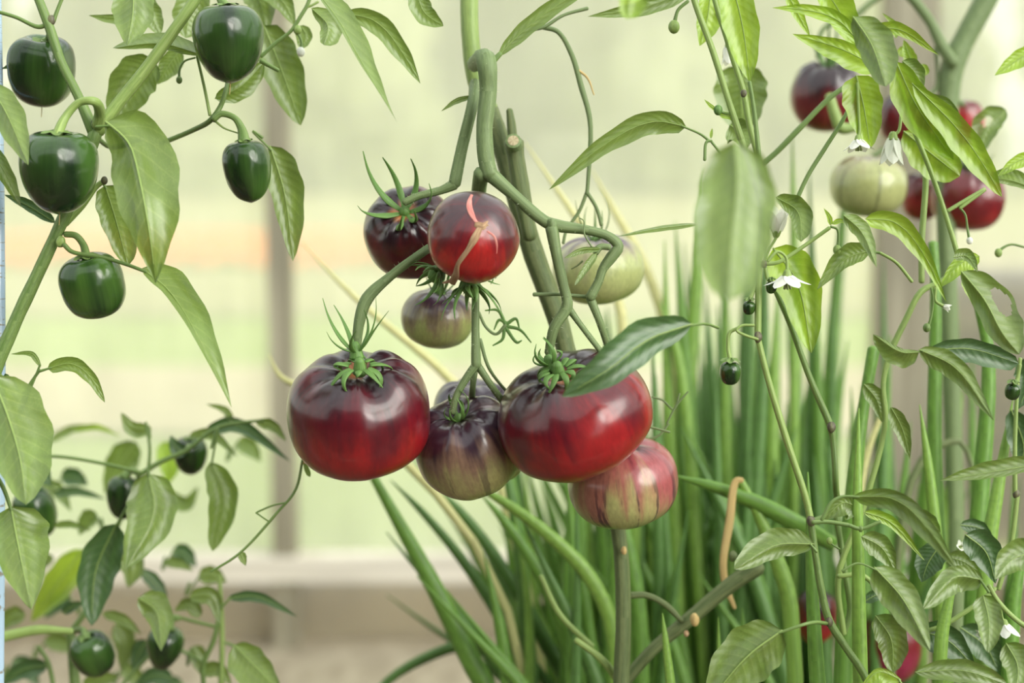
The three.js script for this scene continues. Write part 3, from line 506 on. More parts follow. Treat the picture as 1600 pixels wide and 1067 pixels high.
  pepper(297, 712, d + 0.02, 27, 30, [0, 1, 0.2], 'small dark pepper hanging under a twig at lower left', { skin: 0, stalk: [[296, 690], [292, 704, -0.03]], sr: [4, 3.5, 3.5] });
  pepper(146, 1022, d - 0.04, 33, 37, [-0.3, 1, 0.35], 'round dark green pepper lowest in the left corner', { skin: 1, lobes: 3, amp: 0.03, taper: 0.15, stalk: [[130, 985], [112, 986, 0.02]] });
  pepper(257, 1012, d, 29, 36, [0.25, 1, 0.1], 'dark oval pepper tipped by a pale leaf in the lower left', { skin: 0, lobes: 3, amp: 0.03, taper: 0.35, stalk: [[270, 968], [280, 965]] });
}

// ---------- central tomato plant ----------
{
  const d = 0.92, p = thing('tomato_plant', 'tomato vine with a heavy truss of dark fruit in the middle', 'plant', P(970, 1900, d + 0.1)), S = M.stemTomato, hz = [];
  stem(p, [[733, -60], [735, 60], [746, 130], [764, 172]], d + 0.06, [14, 14, 15, 15], M.stemYoung);
  stem(p, [[762, 168], [775, 200], [805, 300], [835, 400], [870, 495], [893, 580], [935, 720], [966, 830], [974, 950], [970, 1100], [970, 1800]], d + 0.06, [15, 15, 16, 17, 16, 15, 14, 12, 12, 13, 14], M.stemOld);
  stem(p, [[803, 222], [806, 245], [815, 300], [828, 370]], d + 0.035, [15, 13.5, 14, 12], M.stemOld);
  { const c = P(802, 221, d + 0.022), n = V(-0.05, 0.45, 0.9).normalize(); part(p, 'cut_face', tubeW([c.clone().addScaledVector(n, -0.004), c.clone().addScaledVector(n, 0.001)], [0.0055, 0.0048], { rad: 18, capLen: 0.06 }), M.stemTomato); part(p, 'pith', tubeW([c.clone(), c.clone().addScaledVector(n, 0.0014)], [0.0036, 0.0034], { rad: 16, capLen: 0.05 }), M.pith); }
  stem(p, [[796, 172], [799, 195], [803, 240]], d + 0.045, [5, 7, 8], M.stemOld);
  hz.push(stem(p, [[742, 100, 0.05], [760, 97], [763, 140], [757, 200], [760, 250], [766, 275]], d - 0.01, [14, 17, 14.5, 13.5, 14, 14], S));
  knot(p, 760, 100, d - 0.01, 17, S); knot(p, 766, 272, d - 0.01, 14, S);
  leaf(p, 'mature', [[778, 88], [805, 60], [850, 22], [925, -25]], d - 0.01, 13, 13, { pet: [[768, 98]], pr: 6, p1: 0.7, p2: 0.5 });
  stem(p, [[848, 42], [872, 50], [893, 85], [908, 135], [922, 190], [919, 280], [917, 303]], d + 0.03, [4, 3.5, 4, 4.5, 4, 3, 3], S);
  stem(p, [[800, 70], [825, 48], [850, 42], [880, 24], [918, 13]], d + 0.02, [4, 4, 3, 2.5, 3], S);
  stem(p, [[900, 107], [918, 122], [928, 148]], d + 0.03, [2.4, 1.8, 1], M.dry);
  stem(p, [[917, 300], [905, 330], [885, 360], [880, 380]], d + 0.04, [3, 2.8, 2.5, 2.5], S); stem(p, [[917, 300], [932, 325], [940, 352]], d + 0.04, [3, 2.8, 3], S);
  hz.push(stem(p, [[742, 130, 0.03], [738, 165], [722, 230], [710, 288]], d + 0.005, [9, 9, 9.5, 10], S));
  hz.push(stem(p, [[710, 288], [690, 297], [655, 306], [632, 316, 0.0]], d + 0.005, [9, 6.5, 6, 6], S));
  hz.push(stem(p, [[766, 272], [800, 302], [850, 345], [868, 352], [920, 360], [952, 370], [966, 385], [955, 402], [942, 420], [935, 440], [922, 465]], d - 0.01, [12, 9.5, 9, 10, 7.5, 7.5, 8.5, 9, 7, 7, 8], S));
  stem(p, [[752, 270], [748, 300, 0.02], [745, 380, 0.06], [744, 455, 0.02]], d - 0.01, [12, 12, 8, 7], S);
  hz.push(stem(p, [[862, 356], [870, 400], [880, 445], [886, 478], [866, 512], [857, 552, 0.005]], d - 0.012, [10, 8.5, 8, 9, 8, 7], S));
  hz.push(stem(p, [[886, 478], [906, 506], [938, 548]], d - 0.01, [6, 4.5, 4.5], S));
  hz.push(stem(p, [[922, 465], [936, 500], [952, 548, 0.01]], d - 0.008, [7, 6, 5], S));
  stem(p, [[834, 460], [876, 460], [920, 464]], d - 0.004, [3.2, 2.6, 3], S);
  hz.push(stem(p, [[743, 450], [743, 520], [744, 572]], d - 0.006, [6, 6.5, 8], S)); hz.push(stem(p, [[744, 570], [728, 592], [712, 622], [708, 645]], d - 0.006, [7, 6, 5.5, 5], S));
  hz.push(stem(p, [[746, 570], [766, 600], [792, 636, 0.01]], d - 0.004, [6, 5.5, 5], S)); stem(p, [[750, 530], [764, 575], [806, 628, 0.02]], d + 0.01, [3, 2.6, 2.4], S); stem(p, [[742, 572], [739, 600], [736, 640, 0.03]], d + 0.005, [6, 5, 5], S);
  hz.push(stem(p, [[696, 372, 0.03], [655, 398], [612, 430], [574, 466], [562, 500], [556, 552]], d - 0.012, [7, 7, 7, 10, 9, 7], S));
  knot(p, 573, 468, d - 0.012, 10, S); knot(p, 862, 352, d - 0.012, 11, S); knot(p, 886, 478, d - 0.012, 9, S);
  hairs(p, hz, 55, 0.0022);
  leaf(p, 'mature', [[736, 150], [712, 157], [689, 174]], d + 0.01, 3, 6, { pet: [[745, 152]] });
  // withered flower on the elbow, with two broad pale sepals
  leaf(p, 'matureB', [[938, 388], [908, 390], [882, 403]], d - 0.02, 3, 7, { p1: 0.4, p2: 0.6 }); leaf(p, 'matureB', [[932, 396], [918, 415], [898, 446]], d - 0.02, 6, 6, { p1: 0.4, p2: 0.6 });
  stem(p, [[952, 386], [938, 386], [930, 394]], d - 0.015, [5, 5, 6], S); stem(p, [[926, 388], [913, 365], [912, 345], [905, 340]], d - 0.015, [1.4, 1.2, 1, 0.8], S); stem(p, [[910, 408], [902, 415], [893, 420]], d - 0.015, [1.6, 1.2, 1], M.stemOld);
  // little spent flower behind the truss
  stem(p, [[748, 488], [760, 512], [775, 522], [790, 508]], d + 0.015, [2.4, 2.2, 2.2, 3], S);
  for (const s of [[[790, 508], [778, 485], [758, 485]], [[792, 506], [806, 498], [812, 515]], [[792, 510], [812, 515], [830, 535]], [[790, 512], [808, 535], [815, 532]], [[788, 512], [785, 530], [770, 540]], [[792, 505], [780, 500], [772, 515]]]) stem(p, s, d + 0.015, [3, 2.4, 1], M.sepal, { name: 'sepal', flat: 0.5 });
  // tendril stalks right of the lower fruit
  stem(p, [[1000, 665], [1020, 668], [1046, 675]], d + 0.02, [2.2, 2, 2], S); stem(p, [[1018, 620], [1035, 625], [1053, 640], [1062, 615]], d + 0.04, [1.4, 1.6, 1.8, 1.4], S); stem(p, [[1042, 662], [1056, 635], [1075, 612]], d + 0.03, [1.6, 1.6, 1.4], S);
  stem(p, [[1000, 690], [1030, 680], [1045, 662]], d + 0.03, [2, 2, 1.8], S);
  // old prunings below
  stem(p, [[985, 930], [1010, 930], [1040, 945], [1065, 970]], d + 0.07, [6, 5, 5, 4], M.stemOld); stem(p, [[900, 1000], [940, 1030], [968, 1065]], d + 0.07, [5, 6, 7], M.stemYoung); stem(p, [[845, 900], [875, 960], [925, 1010]], d + 0.09, [4, 4.5, 5], M.stemYoung);
  stem(p, [[972, 1070], [1020, 1015], [1080, 965], [1140, 915], [1185, 885]], d + 0.075, [10, 10, 12, 13, 14], M.stemOld); knot(p, 1085, 968, d + 0.06, 9, M.dry); knot(p, 1145, 868, d + 0.07, 8, M.stemOld); knot(p, 1072, 990, d + 0.06, 5, M.cork); knot(p, 975, 860, d + 0.05, 6, M.dry);
  const RED = { flesh: [0.29, 0.009, 0.012], ring: 1, mid: [0.11, 0.005, 0.012] };
  const lowSep = { len: 0.026, w: 0.0013, rise: [0.4, 0.9], hook: [0.1, 0.6], out: 0.6, bend: 0.4 };
  const T1 = tomato(561, 647, d - 0.01, 112, 92, [-0.02, 1, 0.36], { ...RED, edge: 0.38, edge2: 0.42, seed: 3 }, 'large flattened dark red tomato lowest at left of the truss', { seed: 3, spin: 0.6, nrib: 8, rib: 0.035, dimple: 0.26, calyx: 0, p: 2.5 });
  const T2 = tomato(898, 648, d - 0.012, 122, 86, [-0.36, 1, 0.34], { ...RED, edge: 0.36, edge2: 0.42, seed: 8, side: 2.6 }, 'large tilted dark red tomato with a leaf lying across it', { seed: 8, spin: 1.3, nrib: 7, rib: 0.05, dimple: 0.3, p: 2.35 });
  const T3 = tomato(738, 377, d - 0.035, 73, 77, [-0.05, -0.75, -0.66], { ...RED, flesh: [0.42, 0.014, 0.014], dark: [0.045, 0.014, 0.02], mid: [0.17, 0.009, 0.014], edge: 0.48, edge2: 0.5, ring: 0, seed: 5 }, 'cracked red tomato with a tan scar facing the viewer', { seed: 5, rib: 0.02, nrib: 5, dimple: 0.1, bdimple: 0.02, lump: 0.1, stemTaper: 0.22, darkDir: [0.1, 1, -0.35], calyx: 11, sep: { len: 0.021, w: 0.0013, rise: [-0.1, 0.5], hook: [-0.1, 0.4], out: 0.9, bend: 0.2 } });
  const T4 = tomato(641, 364, d + 0.03, 72, 68, [-0.10, 0.62, 0.75], { ...RED, mid: [0.14, 0.012, 0.014], flesh: [0.30, 0.05, 0.03], edge: 0.34, edge2: 0.6, seed: 11 }, 'dark tomato with tall pale green sepals behind the cracked one', { seed: 11, rib: 0.035, dimple: 0.22, calyx: 7, sep: { len: 0.031, w: 0.0024, rise: [0.0, 0.25], hook: [0.1, 0.45], out: 0.9, bend: 0.75, r0: 0.004 } });
  const GREEN = { flesh: [0.36, 0.40, 0.13], low: [0.33, 0.42, 0.11], mid: [0.22, 0.10, 0.10], dark: [0.055, 0.025, 0.045] };
  tomato(684, 497, d + 0.06, 57, 46, [0.1, 1, 0.15], { ...GREEN, edge: 0.40, edge2: 0.42, midMix: 0.6, seed: 14 }, 'small green tomato with purple top under the cracked one', { seed: 14, rib: 0.02, dimple: 0.15, calyx: 5, sep: lowSep });
  tomato(731, 698, d + 0.012, 84, 76, [-0.25, 0.95, 0.45], { flesh: [0.22, 0.10, 0.08], low: [0.36, 0.33, 0.13], mid: [0.17, 0.06, 0.07], dark: [0.035, 0.014, 0.026], edge: 0.42, edge2: 0.46, midMix: 0.75, streak: 0.5, stripe: 0.55, seed: 17 }, 'purple and green streaked tomato between the two large ones', { seed: 17, spin: 2, nrib: 7, rib: 0.045, dimple: 0.3, lowDir: [0.25, -1, 0.2], calyx: 6, sep: { len: 0.020, w: 0.0016, rise: [0.3, 0.9], hook: [0.2, 0.7], out: 0.6, bend: 0.2 } });
  tomato(738, 646, d + 0.075, 62, 55, [0, 1, 0.1], { ...GREEN, dark: [0.07, 0.05, 0.075], edge: 0.5, edge2: 0.55, seed: 19 }, 'bluish purple tomato peeping out behind the streaked one', { seed: 19, rib: 0.03 });
  tomato(782, 718, d + 0.045, 36, 34, [0, 1, 0], { ...GREEN, edge: 0.1, edge2: 0.15, midMix: 0.3, stripe: 0.3, seed: 21 }, 'green tomato edge showing between streaked and large right tomato', { seed: 21 });
  tomato(973, 753, d + 0.025, 87, 69, [-0.15, 1, 0.15], { flesh: [0.34, 0.09, 0.09], low: [0.38, 0.37, 0.14], mid: [0.33, 0.07, 0.08], dark: [0.06, 0.018, 0.03], edge: 0.2, edge2: 0.34, streak: 0.55, midMix: 0.8, stripe: 0.85, seed: 23 }, 'pinkish green tomato with dark stripes, lowest of the truss', { seed: 23, spin: 0.5, rib: 0.02, lowDir: [-0.8, -0.75, 0.1] });
  tomato(935, 420, d + 0.10, 71, 54, [-0.1, 1, 0.1], { flesh: [0.46, 0.50, 0.20], low: [0.44, 0.50, 0.16], mid: [0.36, 0.26, 0.22], dark: [0.10, 0.055, 0.10], edge: 0.30, edge2: 0.3, midMix: 0.5, streak: 0.4, seed: 27 }, 'pale green tomato with faint purple top behind the truss', { seed: 27, rib: 0.02, calyx: 5, sep: lowSep });
  // big crowns of curled sepals on the two large fruit
  const crown = (t, x, y, dd, ax, n, o) => { const c = P(x, y, d + dd), A = V(...ax).normalize(); const cal = part(t, 'calyx', tubeW([c.clone().addScaledVector(A, -0.004), c.clone().addScaledVector(A, 0.004)], [0.0045, 0.0028], { rad: 10 }), M.sepal); sepals(cal, c, A, n, o); };
  crown(T1, 562, 572, -0.036, [-0.02, 1, 0.3], 12, { len: 0.024, w: 0.0023, r0: 0.007, rise: [-0.1, 0.35], hook: [0.1, 0.7], out: 0.7, bend: -0.45 });
  crown(T1, 556, 548, -0.028, [-0.1, 1, 0.1], 7, { len: 0.026, w: 0.0017, r0: 0.003, rise: [0.3, 0.9], hook: [-0.2, 0.5], out: 0.8, bend: 0.4 });
  crown(T2, 872, 578, -0.036, [-0.2, 1, 0.35], 11, { len: 0.023, w: 0.0023, r0: 0.006, rise: [-0.1, 0.5], hook: [0.2, 0.7], out: 0.7, bend: -0.4 });
  crown(T2, 860, 568, -0.030, [-0.4, 1, 0.1], 6, { len: 0.022, w: 0.0018, r0: 0.003, rise: [0.2, 0.8], hook: [0.2, 0.7], out: 0.7, bend: 0.1 });
  // cracks and scar of the cracked fruit
  const strip = (pts, r, mat, nm) => part(T3, nm, tubeW(pts.map(([x, y]) => T3.surf(x, y)), r.map((q) => q * d / FPX), { rad: 6, flat: 0.45, n: 26, rough: 0.9 }), mat);
  strip([[737, 305], [733, 320], [737, 335], [745, 348]], [2.5, 5, 5.5, 4], M.flesh, 'crack');
  strip([[752, 352], [742, 372], [730, 392], [716, 412], [712, 430], [706, 442]], [6, 5.5, 4, 4, 6, 5.5], M.cork, 'scar'); strip([[762, 362], [772, 370], [776, 382], [776, 396]], [2.2, 2, 1.6, 0.8], M.flesh, 'crack');
  strip([[746, 352], [754, 354], [762, 346]], [8, 9, 2], M.cork, 'scar'); strip([[756, 352], [763, 352]], [3, 1.5], M.cork, 'scar'); strip([[712, 436], [700, 440], [692, 442]], [3, 2.5, 1.5], M.cork, 'scar');
  // sepals hanging below and beside it
  const c1 = P(736, 448, d - 0.02), k1 = part(T3, 'calyx', tubeW([c1, c1.clone().add(V(0, -0.004, 0))], [0.007, 0.004], { rad: 10 }), M.sepal); sepals(k1, c1, V(0.05, -1, 0.25).normalize(), 12, { len: 0.022, w: 0.0019, r0: 0.006, rise: [0.2, 0.9], hook: [0, 0.5], out: 0.7, bend: 0.2 });
  const c2 = P(684, 426, d - 0.02), k2 = part(T3, 'calyx', tubeW([c2, c2.clone().add(V(-0.003, -0.003, 0))], [0.006, 0.004], { rad: 10 }), M.sepal); sepals(k2, c2, V(-0.8, -0.5, 0.3).normalize(), 11, { len: 0.018, w: 0.0018, r0: 0.004, rise: [0.2, 0.8], hook: [0, 0.5], out: 0.8, bend: 0.1 });
}

// ---------- tomato plant at the upper right, farther back ----------
{
  const d = 1.18, p = thing('tomato_plant', 'thick forked tomato stem at the upper right corner', 'plant', P(1500, 1540, d)), S = M.stemTomato;
  stem(p, [[1570, -60], [1535, 10], [1508, 60], [1490, 100], [1482, 160], [1478, 320], [1490, 700], [1500, 1540]], d, [19, 18, 18, 19, 17, 15, 15, 16], S);
  stem(p, [[1415, -15], [1452, 32], [1472, 72], [1490, 100]], d - 0.01, [8, 8, 9, 10], S);
  stem(p, [[1345, 18], [1330, 30], [1290, 42], [1280, 60], [1278, 90]], d, [5, 4, 4, 4, 4], S); stem(p, [[1395, -20], [1360, 5], [1345, 18]], d, [5, 5, 5], S);
  stem(p, [[1462, 75], [1465, 110], [1462, 140], [1420, 160]], d, [4, 3, 4, 4], S); stem(p, [[1482, 150], [1495, 155], [1505, 165]], d, [4, 4, 4], S); stem(p, [[1480, 240], [1500, 250], [1510, 262]], d, [4, 4, 4], S); stem(p, [[1478, 230], [1400, 225], [1362, 245]], d, [4, 4, 4], S); stem(p, [[1478, 262], [1455, 262], [1442, 275]], d, [4, 4, 4], S);
  stem(p, [[1296, 150], [1305, 180], [1315, 200], [1340, 198]], d - 0.09, [8, 9, 9, 7], M.stemYoung);
  const R = { flesh: [0.32, 0.02, 0.02], mid: [0.16, 0.012, 0.016] };
  tomato(1291, 150, d, 56, 55, [0, 1, 0.2], { ...R, flesh: [0.25, 0.04, 0.03], edge: 0.5, edge2: 0.62, seed: 31 }, 'dark tomato leftmost in the upper right group', { seed: 31, calyx: 6, sep: { len: 0.03, w: 0.002, rise: [0.4, 0.9], hook: [-0.1, 0.3], out: 0.5, bend: 0.5 } });
  tomato(1414, 187, d + 0.03, 42, 40, [0, 1, 0.2], { ...R, edge: 0.32, edge2: 0.5, seed: 33 }, 'dark red tomato behind the lime leaves at upper right', { seed: 33 });
  tomato(1503, 190, d + 0.05, 34, 37, [0, 1, 0.1], { ...R, flesh: [0.45, 0.025, 0.025], edge: 0.22, edge2: 0.3, seed: 35 }, 'small bright red tomato right of the thick forked stem', { seed: 35 });
  tomato(1357, 290, d - 0.05, 60, 48, [0.02, 1, 0.12], { flesh: [0.40, 0.42, 0.17], low: [0.38, 0.42, 0.13], mid: [0.30, 0.24, 0.15], dark: [0.12, 0.08, 0.09], edge: 0.15, edge2: 0.22, midMix: 0.5, veinDark: 1, seed: 37 }, 'green tomato with dark meridian lines under white flowers', { seed: 37, rib: 0.02 });
  tomato(1511, 308, d + 0.01, 58, 51, [0.1, 1, 0.2], { ...R, edge: 0.3, edge2: 0.5, seed: 39 }, 'dark red tomato at the right edge under the lime leaf tip', { seed: 39, calyx: 5 });
  tomato(1441, 306, d + 0.05, 32, 39, [0, 1, 0.1], { ...R, edge: 0.25, edge2: 0.35, seed: 41 }, 'red tomato between the green one and the right edge one', { seed: 41 });
  tomato(1274, 962, d, 32, 44, [0, 1, 0.1], { ...R, edge: 0.4, edge2: 0.5, seed: 43 }, 'deep red tomato low among the onion leaves', { seed: 43 });
  tomato(1392, 1010, d, 46, 58, [0, 1, 0.1], { ...R, flesh: [0.24, 0.02, 0.05], edge: 0.3, edge2: 0.4, seed: 45 }, 'dark pink tomato low behind the right pepper leaves', { seed: 45 });
}
// ---------- right pepper plant, in front ----------
{
  const d = 0.90, p = thing('pepper_plant', 'slender flowering pepper plant with lime leaves along the right side', 'plant', P(1420, 1955, d)), S = M.stemPepper, Y = M.stemYoung;
  const L = (k, s, a, b, o = {}) => leaf(p, k, s, d + (o.dd ?? 0), a, b, o);
  stem(p, [[1420, 1955], [1400, 1200], [1352, 1058], [1322, 1012], [1296, 970], [1284, 925], [1274, 865], [1267, 815]], d, [8, 7, 6.5, 6, 6.5, 6, 5.5, 6], S);
  stem(p, [[1267, 815], [1260, 782], [1230, 690], [1200, 592], [1184, 528]], d, [6, 5.5, 5.5, 5, 5], Y);
  stem(p, [[1184, 528], [1185, 465], [1186, 405], [1190, 330], [1176, 270], [1158, 218]], d, [5.5, 5.5, 5, 5, 5, 5], Y);
  stem(p, [[1158, 218], [1136, 150], [1112, 75], [1086, 4], [1075, -40]], d, [5.5, 5, 5, 5, 5], Y);
  stem(p, [[1192, 300], [1184, 245], [1170, 190], [1162, 145], [1146, 95], [1135, 60], [1118, 5], [1110, -30]], d + 0.02, [5, 5, 5, 5, 4.5, 4, 4, 4], Y);
  stem(p, [[1192, 300], [1186, 245], [1178, 170], [1171, 128]], d - 0.01, [4, 4, 3.5, 3], S);
  stem(p, [[1268, 815, 0.02], [1305, 800, 0.03], [1306, 760], [1302, 690], [1298, 668], [1266, 592], [1232, 500], [1206, 442]], d + 0.03, [5, 5, 5, 5, 6, 5, 4.5, 4], S);
  stem(p, [[1318, 990], [1328, 955], [1318, 880], [1306, 800]], d + 0.05, [5, 5, 5, 5], S);
  stem(p, [[1190, 412], [1215, 410], [1245, 392], [1296, 356]], d, [3.5, 3.2, 3, 3.2], Y);
  stem(p, [[1192, 256], [1215, 236], [1250, 200], [1300, 150], [1330, 130]], d + 0.06, [4.5, 4.5, 4.5, 4, 4], S);
  stem(p, [[1244, 314], [1262, 275], [1290, 230], [1322, 178], [1340, 130]], d + 0.02, [3.5, 3.5, 3.5, 3.2, 3], S);
  stem(p, [[1500, 410], [1482, 350], [1455, 270], [1425, 195], [1400, 120], [1372, 88]], d + 0.02, [4, 4, 4, 4, 4, 4], Y);
  stem(p, [[1500, 410], [1470, 440], [1440, 455], [1415, 500], [1388, 560], [1380, 600], [1383, 660], [1350, 790], [1310, 900], [1318, 990]], d + 0.04, [4, 4, 5, 5, 5, 4.5, 4.5, 5, 5, 5], Y);
  stem(p, [[1440, 440], [1440, 380], [1445, 250], [1420, 175]], d + 0.05, [5, 5, 5, 4], Y);
  stem(p, [[1425, 440], [1400, 410], [1375, 395]], d, [2.8, 2.6, 2.4], Y);
  stem(p, [[1310, 900], [1350, 900], [1400, 960], [1450, 985], [1555, 920], [1545, 925]], d + 0.03, [4, 4, 4, 4, 4, 4], Y);
  stem(p, [[1545, 915], [1560, 940], [1590, 970], [1640, 1000]], d - 0.01, [3.5, 4, 4, 4], Y);
  stem(p, [[1590, 770], [1580, 850], [1560, 920]], d + 0.03, [4, 4, 4], Y); stem(p, [[1586, 770], [1586, 690], [1590, 600], [1594, 560]], d + 0.03, [4, 3.5, 3, 3], Y); knot(p, 1588, 772, d + 0.03, 7, M.node);
  stem(p, [[1325, 820], [1290, 815], [1270, 816]], d - 0.01, [3.5, 3.5, 4], S); stem(p, [[1325, 820], [1345, 826], [1375, 815]], d - 0.01, [3.5, 3.2, 3], S); knot(p, 1345, 826, d - 0.01, 5, S);
  for (const [x, y, r] of [[1184, 527, 8], [1267, 814, 9], [1299, 668, 8], [1296, 972, 7], [1194, 412, 6], [1162, 146, 6]]) knot(p, x, y, d + (x === 1299 ? 0.028 : -0.002), r, M.node);
  stem(p, [[1184, 530], [1165, 524], [1151, 516], [1158, 509], [1178, 508]], d - 0.004, [2.6, 2.4, 2.2, 2.2, 2.4], Y);
  // flowers and buds
  flower(p, 1341, 218, d, 34, [0.05, -1, 0.15], 0.55, [[1343, 205], [1342, 180], [1340, 130]], 6);
  flower(p, 1395, 216, d + 0.03, 46, [-0.05, -1, 0.1], 0.1, [[1404, 205], [1408, 180], [1412, 160]], 6);
  flower(p, 1230, 430, d - 0.01, 42, [0.05, -1, -0.05], 0.72, [[1230, 420], [1228, 402], [1215, 393], [1200, 408]], 6);
  flower(p, 1213, 362, d + 0.03, 44, [0, 1, 0.2], 0.15, [[1212, 372], [1200, 392], [1195, 410]], 6);
  flower(p, 1138, 72, d + 0.04, 32, [0.1, -1, 0.1], 0.1, [[1136, 62], [1130, 45], [1120, 20]], 5);
  flower(p, 1570, 975, d + 0.01, 34, [0.1, -1, 0.2], 0.5, [[1566, 966], [1562, 945]], 6);
  flower(p, 1536, 990, d + 0.04, 14, [-1, -0.2, 0.2], 0.4, [[1545, 985], [1560, 945]], 5);
  flower(p, 1500, 855, d + 0.05, 14, [0.2, 0.6, 0.8], 0.5, [[1495, 862], [1480, 880]], 5);
  flower(p, 1474, 478, d + 0.02, 14, [0.8, -0.3, 0.3], 0.2, [[1462, 470], [1462, 450]], 5);
  bud(p, 1308, 390, d, 6.5, [[1310, 375], [1308, 358], [1298, 354]]); bud(p, 1560, 395, d + 0.06, 6, [[1566, 388], [1580, 382], [1600, 386]]); bud(p, 1515, 376, d + 0.03, 5, [[1512, 360], [1508, 335], [1500, 325]], M.petal); bud(p, 1053, 42, d + 0.02, 9, [[1055, 30], [1060, 15], [1075, 2]], M.stemYoung);
  bud(p, 1122, 172, d, 7, [[1130, 176], [1150, 180]], M.sepal); bud(p, 1448, 512, d + 0.02, 6, [[1452, 505], [1458, 470], [1455, 450]], M.stemPepper); bud(p, 1296, 845, d, 5, [[1300, 850], [1312, 858]]);
  stem(p, [[1500, 325], [1540, 295], [1480, 330], [1494, 322]], d + 0.03, [3, 3, 3, 3], Y);
  for (const s of [[[1298, 352], [1296, 340], [1287, 325]], [[1300, 350], [1312, 345], [1322, 348]]]) leaf(p, 'young', s, d - 0.01, 4, 4, {});
  leaf(p, 'young', [[1122, 174], [1110, 165], [1100, 155]], d, 3, 3, {}); leaf(p, 'young', [[1124, 180], [1140, 182], [1150, 192]], d, 5, 5, {}); leaf(p, 'young', [[1111, 216], [1112, 208], [1113, 200]], d - 0.01, 2, 3, {});
  stem(p, [[1112, 220], [1104, 222], [1101, 250]], d - 0.01, [2.2, 2.4, 2.6], S); stem(p, [[1112, 222], [1120, 232], [1126, 240]], d - 0.01, [2, 2, 2], S);
  // tiny dark fruit
  const yg = 'tiny young peppers on the right plant';
  const tiny = (x, y, r, lab, st, ax = [0, 1, 0.15]) => pepper(x, y, d, r, r * 1.08, ax, lab, { name: 'young_pepper', group: yg, taper: 0.1, amp: 0.01, dimple: 0.02, cal: 0.8, stalk: st, sr: [3.5, 3, 3], stalkMat: M.stemYoung, skin: 1 });
  tiny(1141, 583, 17, 'marble-sized green pepper hanging alone under a pale stalk', [[1138, 545], [1140, 520], [1152, 513]]);
  tiny(1170, 481, 10, 'tiny dark pepper close beside the slender stem', [[1177, 455], [1184, 420, 0.002]]);
  tiny(1205, 449, 9, 'tiny dark pepper tucked under the open white flower', [[1200, 436], [1196, 420]]);
  tiny(1582, 612, 12, 'tiny dark pepper at the right edge below the hole-eaten leaf', [[1588, 595], [1594, 570]]);
  // leaves
  L('matureB', [[1148, 222], [1152, 290], [1144, 370], [1138, 470]], 60, 62, { dd: -0.215, ar: -6, al: -24, p1: 0.4, p2: 0.45 });
  L('mature', [[1072, 198], [1020, 190], [950, 222], [857, 297]], 17, 20, { al: -10, ar: 15, pet: [[1108, 220], [1095, 210]], pr: 2.4, p1: 0.45, p2: 0.8 });
  L('mature', [[1092, 350], [1030, 357], [962, 370]], 4, 5, { dd: 0.02, ar: -60, al: 30 });
  L('old', [[1082, 506], [1010, 532, -0.01], [950, 578, -0.02], [878, 620, -0.02]], 34, 28, { dd: -0.07, ar: 12, al: -14, pet: [[1122, 512, 0.05], [1100, 506, 0.02]], p1: 0.6, p2: 0.75 });
  L('young', [[1140, -40], [1160, 40], [1172, 128]], 30, 26, { p2: 0.8 });
  L('young', [[1112, -25], [1105, 30], [1093, 72]], 18, 26, { dd: 0.04 });
  L('mature', [[1162, 102], [1158, 145], [1160, 205]], 42, 40, { dd: 0.12, p2: 0.5, p1: 0.4 });
  L('young', [[1345, 70], [1310, 32], [1262, 16], [1206, 12]], 12, 11, { pet: [[1352, 82]] });
  L('young', [[1375, 108], [1318, 78], [1238, 53]], 15, 24, { al: 18 });
  L('young', [[1278, -30], [1310, 15], [1338, 72]], 22, 26, { dd: 0.03, p2: 0.7 });
  L('young', [[1228, -15], [1246, 20], [1266, 58]], 9, 9, { dd: 0.03 });
  L('matureB', [[1333, 26], [1362, 70], [1384, 136]], 22, 34, { dd: -0.03, ar: -25, al: -18, p2: 0.65 });
  L('young', [[1362, 46], [1405, 46], [1467, 86]], 10, 11, {});
  L('young', [[1400, 96], [1432, 165], [1490, 250]], 30, 24, { dd: 0.0, p2: 0.7 });
  L('young', [[1338, 118], [1350, 168], [1360, 232]], 30, 30, { p1: 0.4, p2: 0.7 });
  L('young', [[1425, 130], [1495, 200], [1532, 250], [1566, 308]], 26, 18, { dd: -0.01, p2: 0.8 });
  L('young', [[1412, 205], [1455, 240], [1500, 275]], 34, 28, { dd: 0.03, p2: 0.5 });
  L('mature', [[1410, 95], [1430, 115], [1438, 150]], 12, 16, { dd: 0.03 });
  L('mature', [[1440, 150], [1480, 165], [1504, 200]], 14, 10, { dd: 0.03 });
  L('mature', [[1572, 172], [1545, 195], [1528, 240]], 24, 18, { dd: 0.15, p2: 0.6, hole: [0.45, 0.6, 0.12, 0.16], nu: 26, nv: 20 });
  L('young', [[1625, 72], [1588, 95], [1554, 118]], 14, 14, { dd: 0.05 });
  L('young', [[1630, 240], [1590, 252], [1558, 276]], 10, 12, { dd: 0.03 });
  L('matureB', [[1630, 300], [1580, 282], [1550, 278]], 18, 8, { dd: 0.03, p2: 0.5, ar: -20 });
  L('young', [[1430, 105], [1420, 85], [1412, 62]], 10, 10, { dd: 0.06 }); L('young', [[1400, 60], [1398, 40], [1378, 20]], 5, 5, { dd: 0.06 }); L('young', [[1405, 88], [1412, 80], [1425, 92]], 8, 8, { dd: 0.08 }); L('young', [[1440, 100], [1445, 112], [1440, 118]], 7, 7, { dd: 0.07 });
  L('mature', [[1358, 392], [1322, 404], [1276, 453]], 20, 14, { pet: [[1375, 395]] });
  L('young', [[1208, 388], [1245, 440], [1268, 552]], 34, 36, { dd: 0.015, p1: 0.5, p2: 0.75, pet: [[1196, 410]] });
  L('matureB', [[1318, 336], [1346, 362], [1370, 418]], 12, 15, { dd: -0.02, ar: -14, al: -28 });
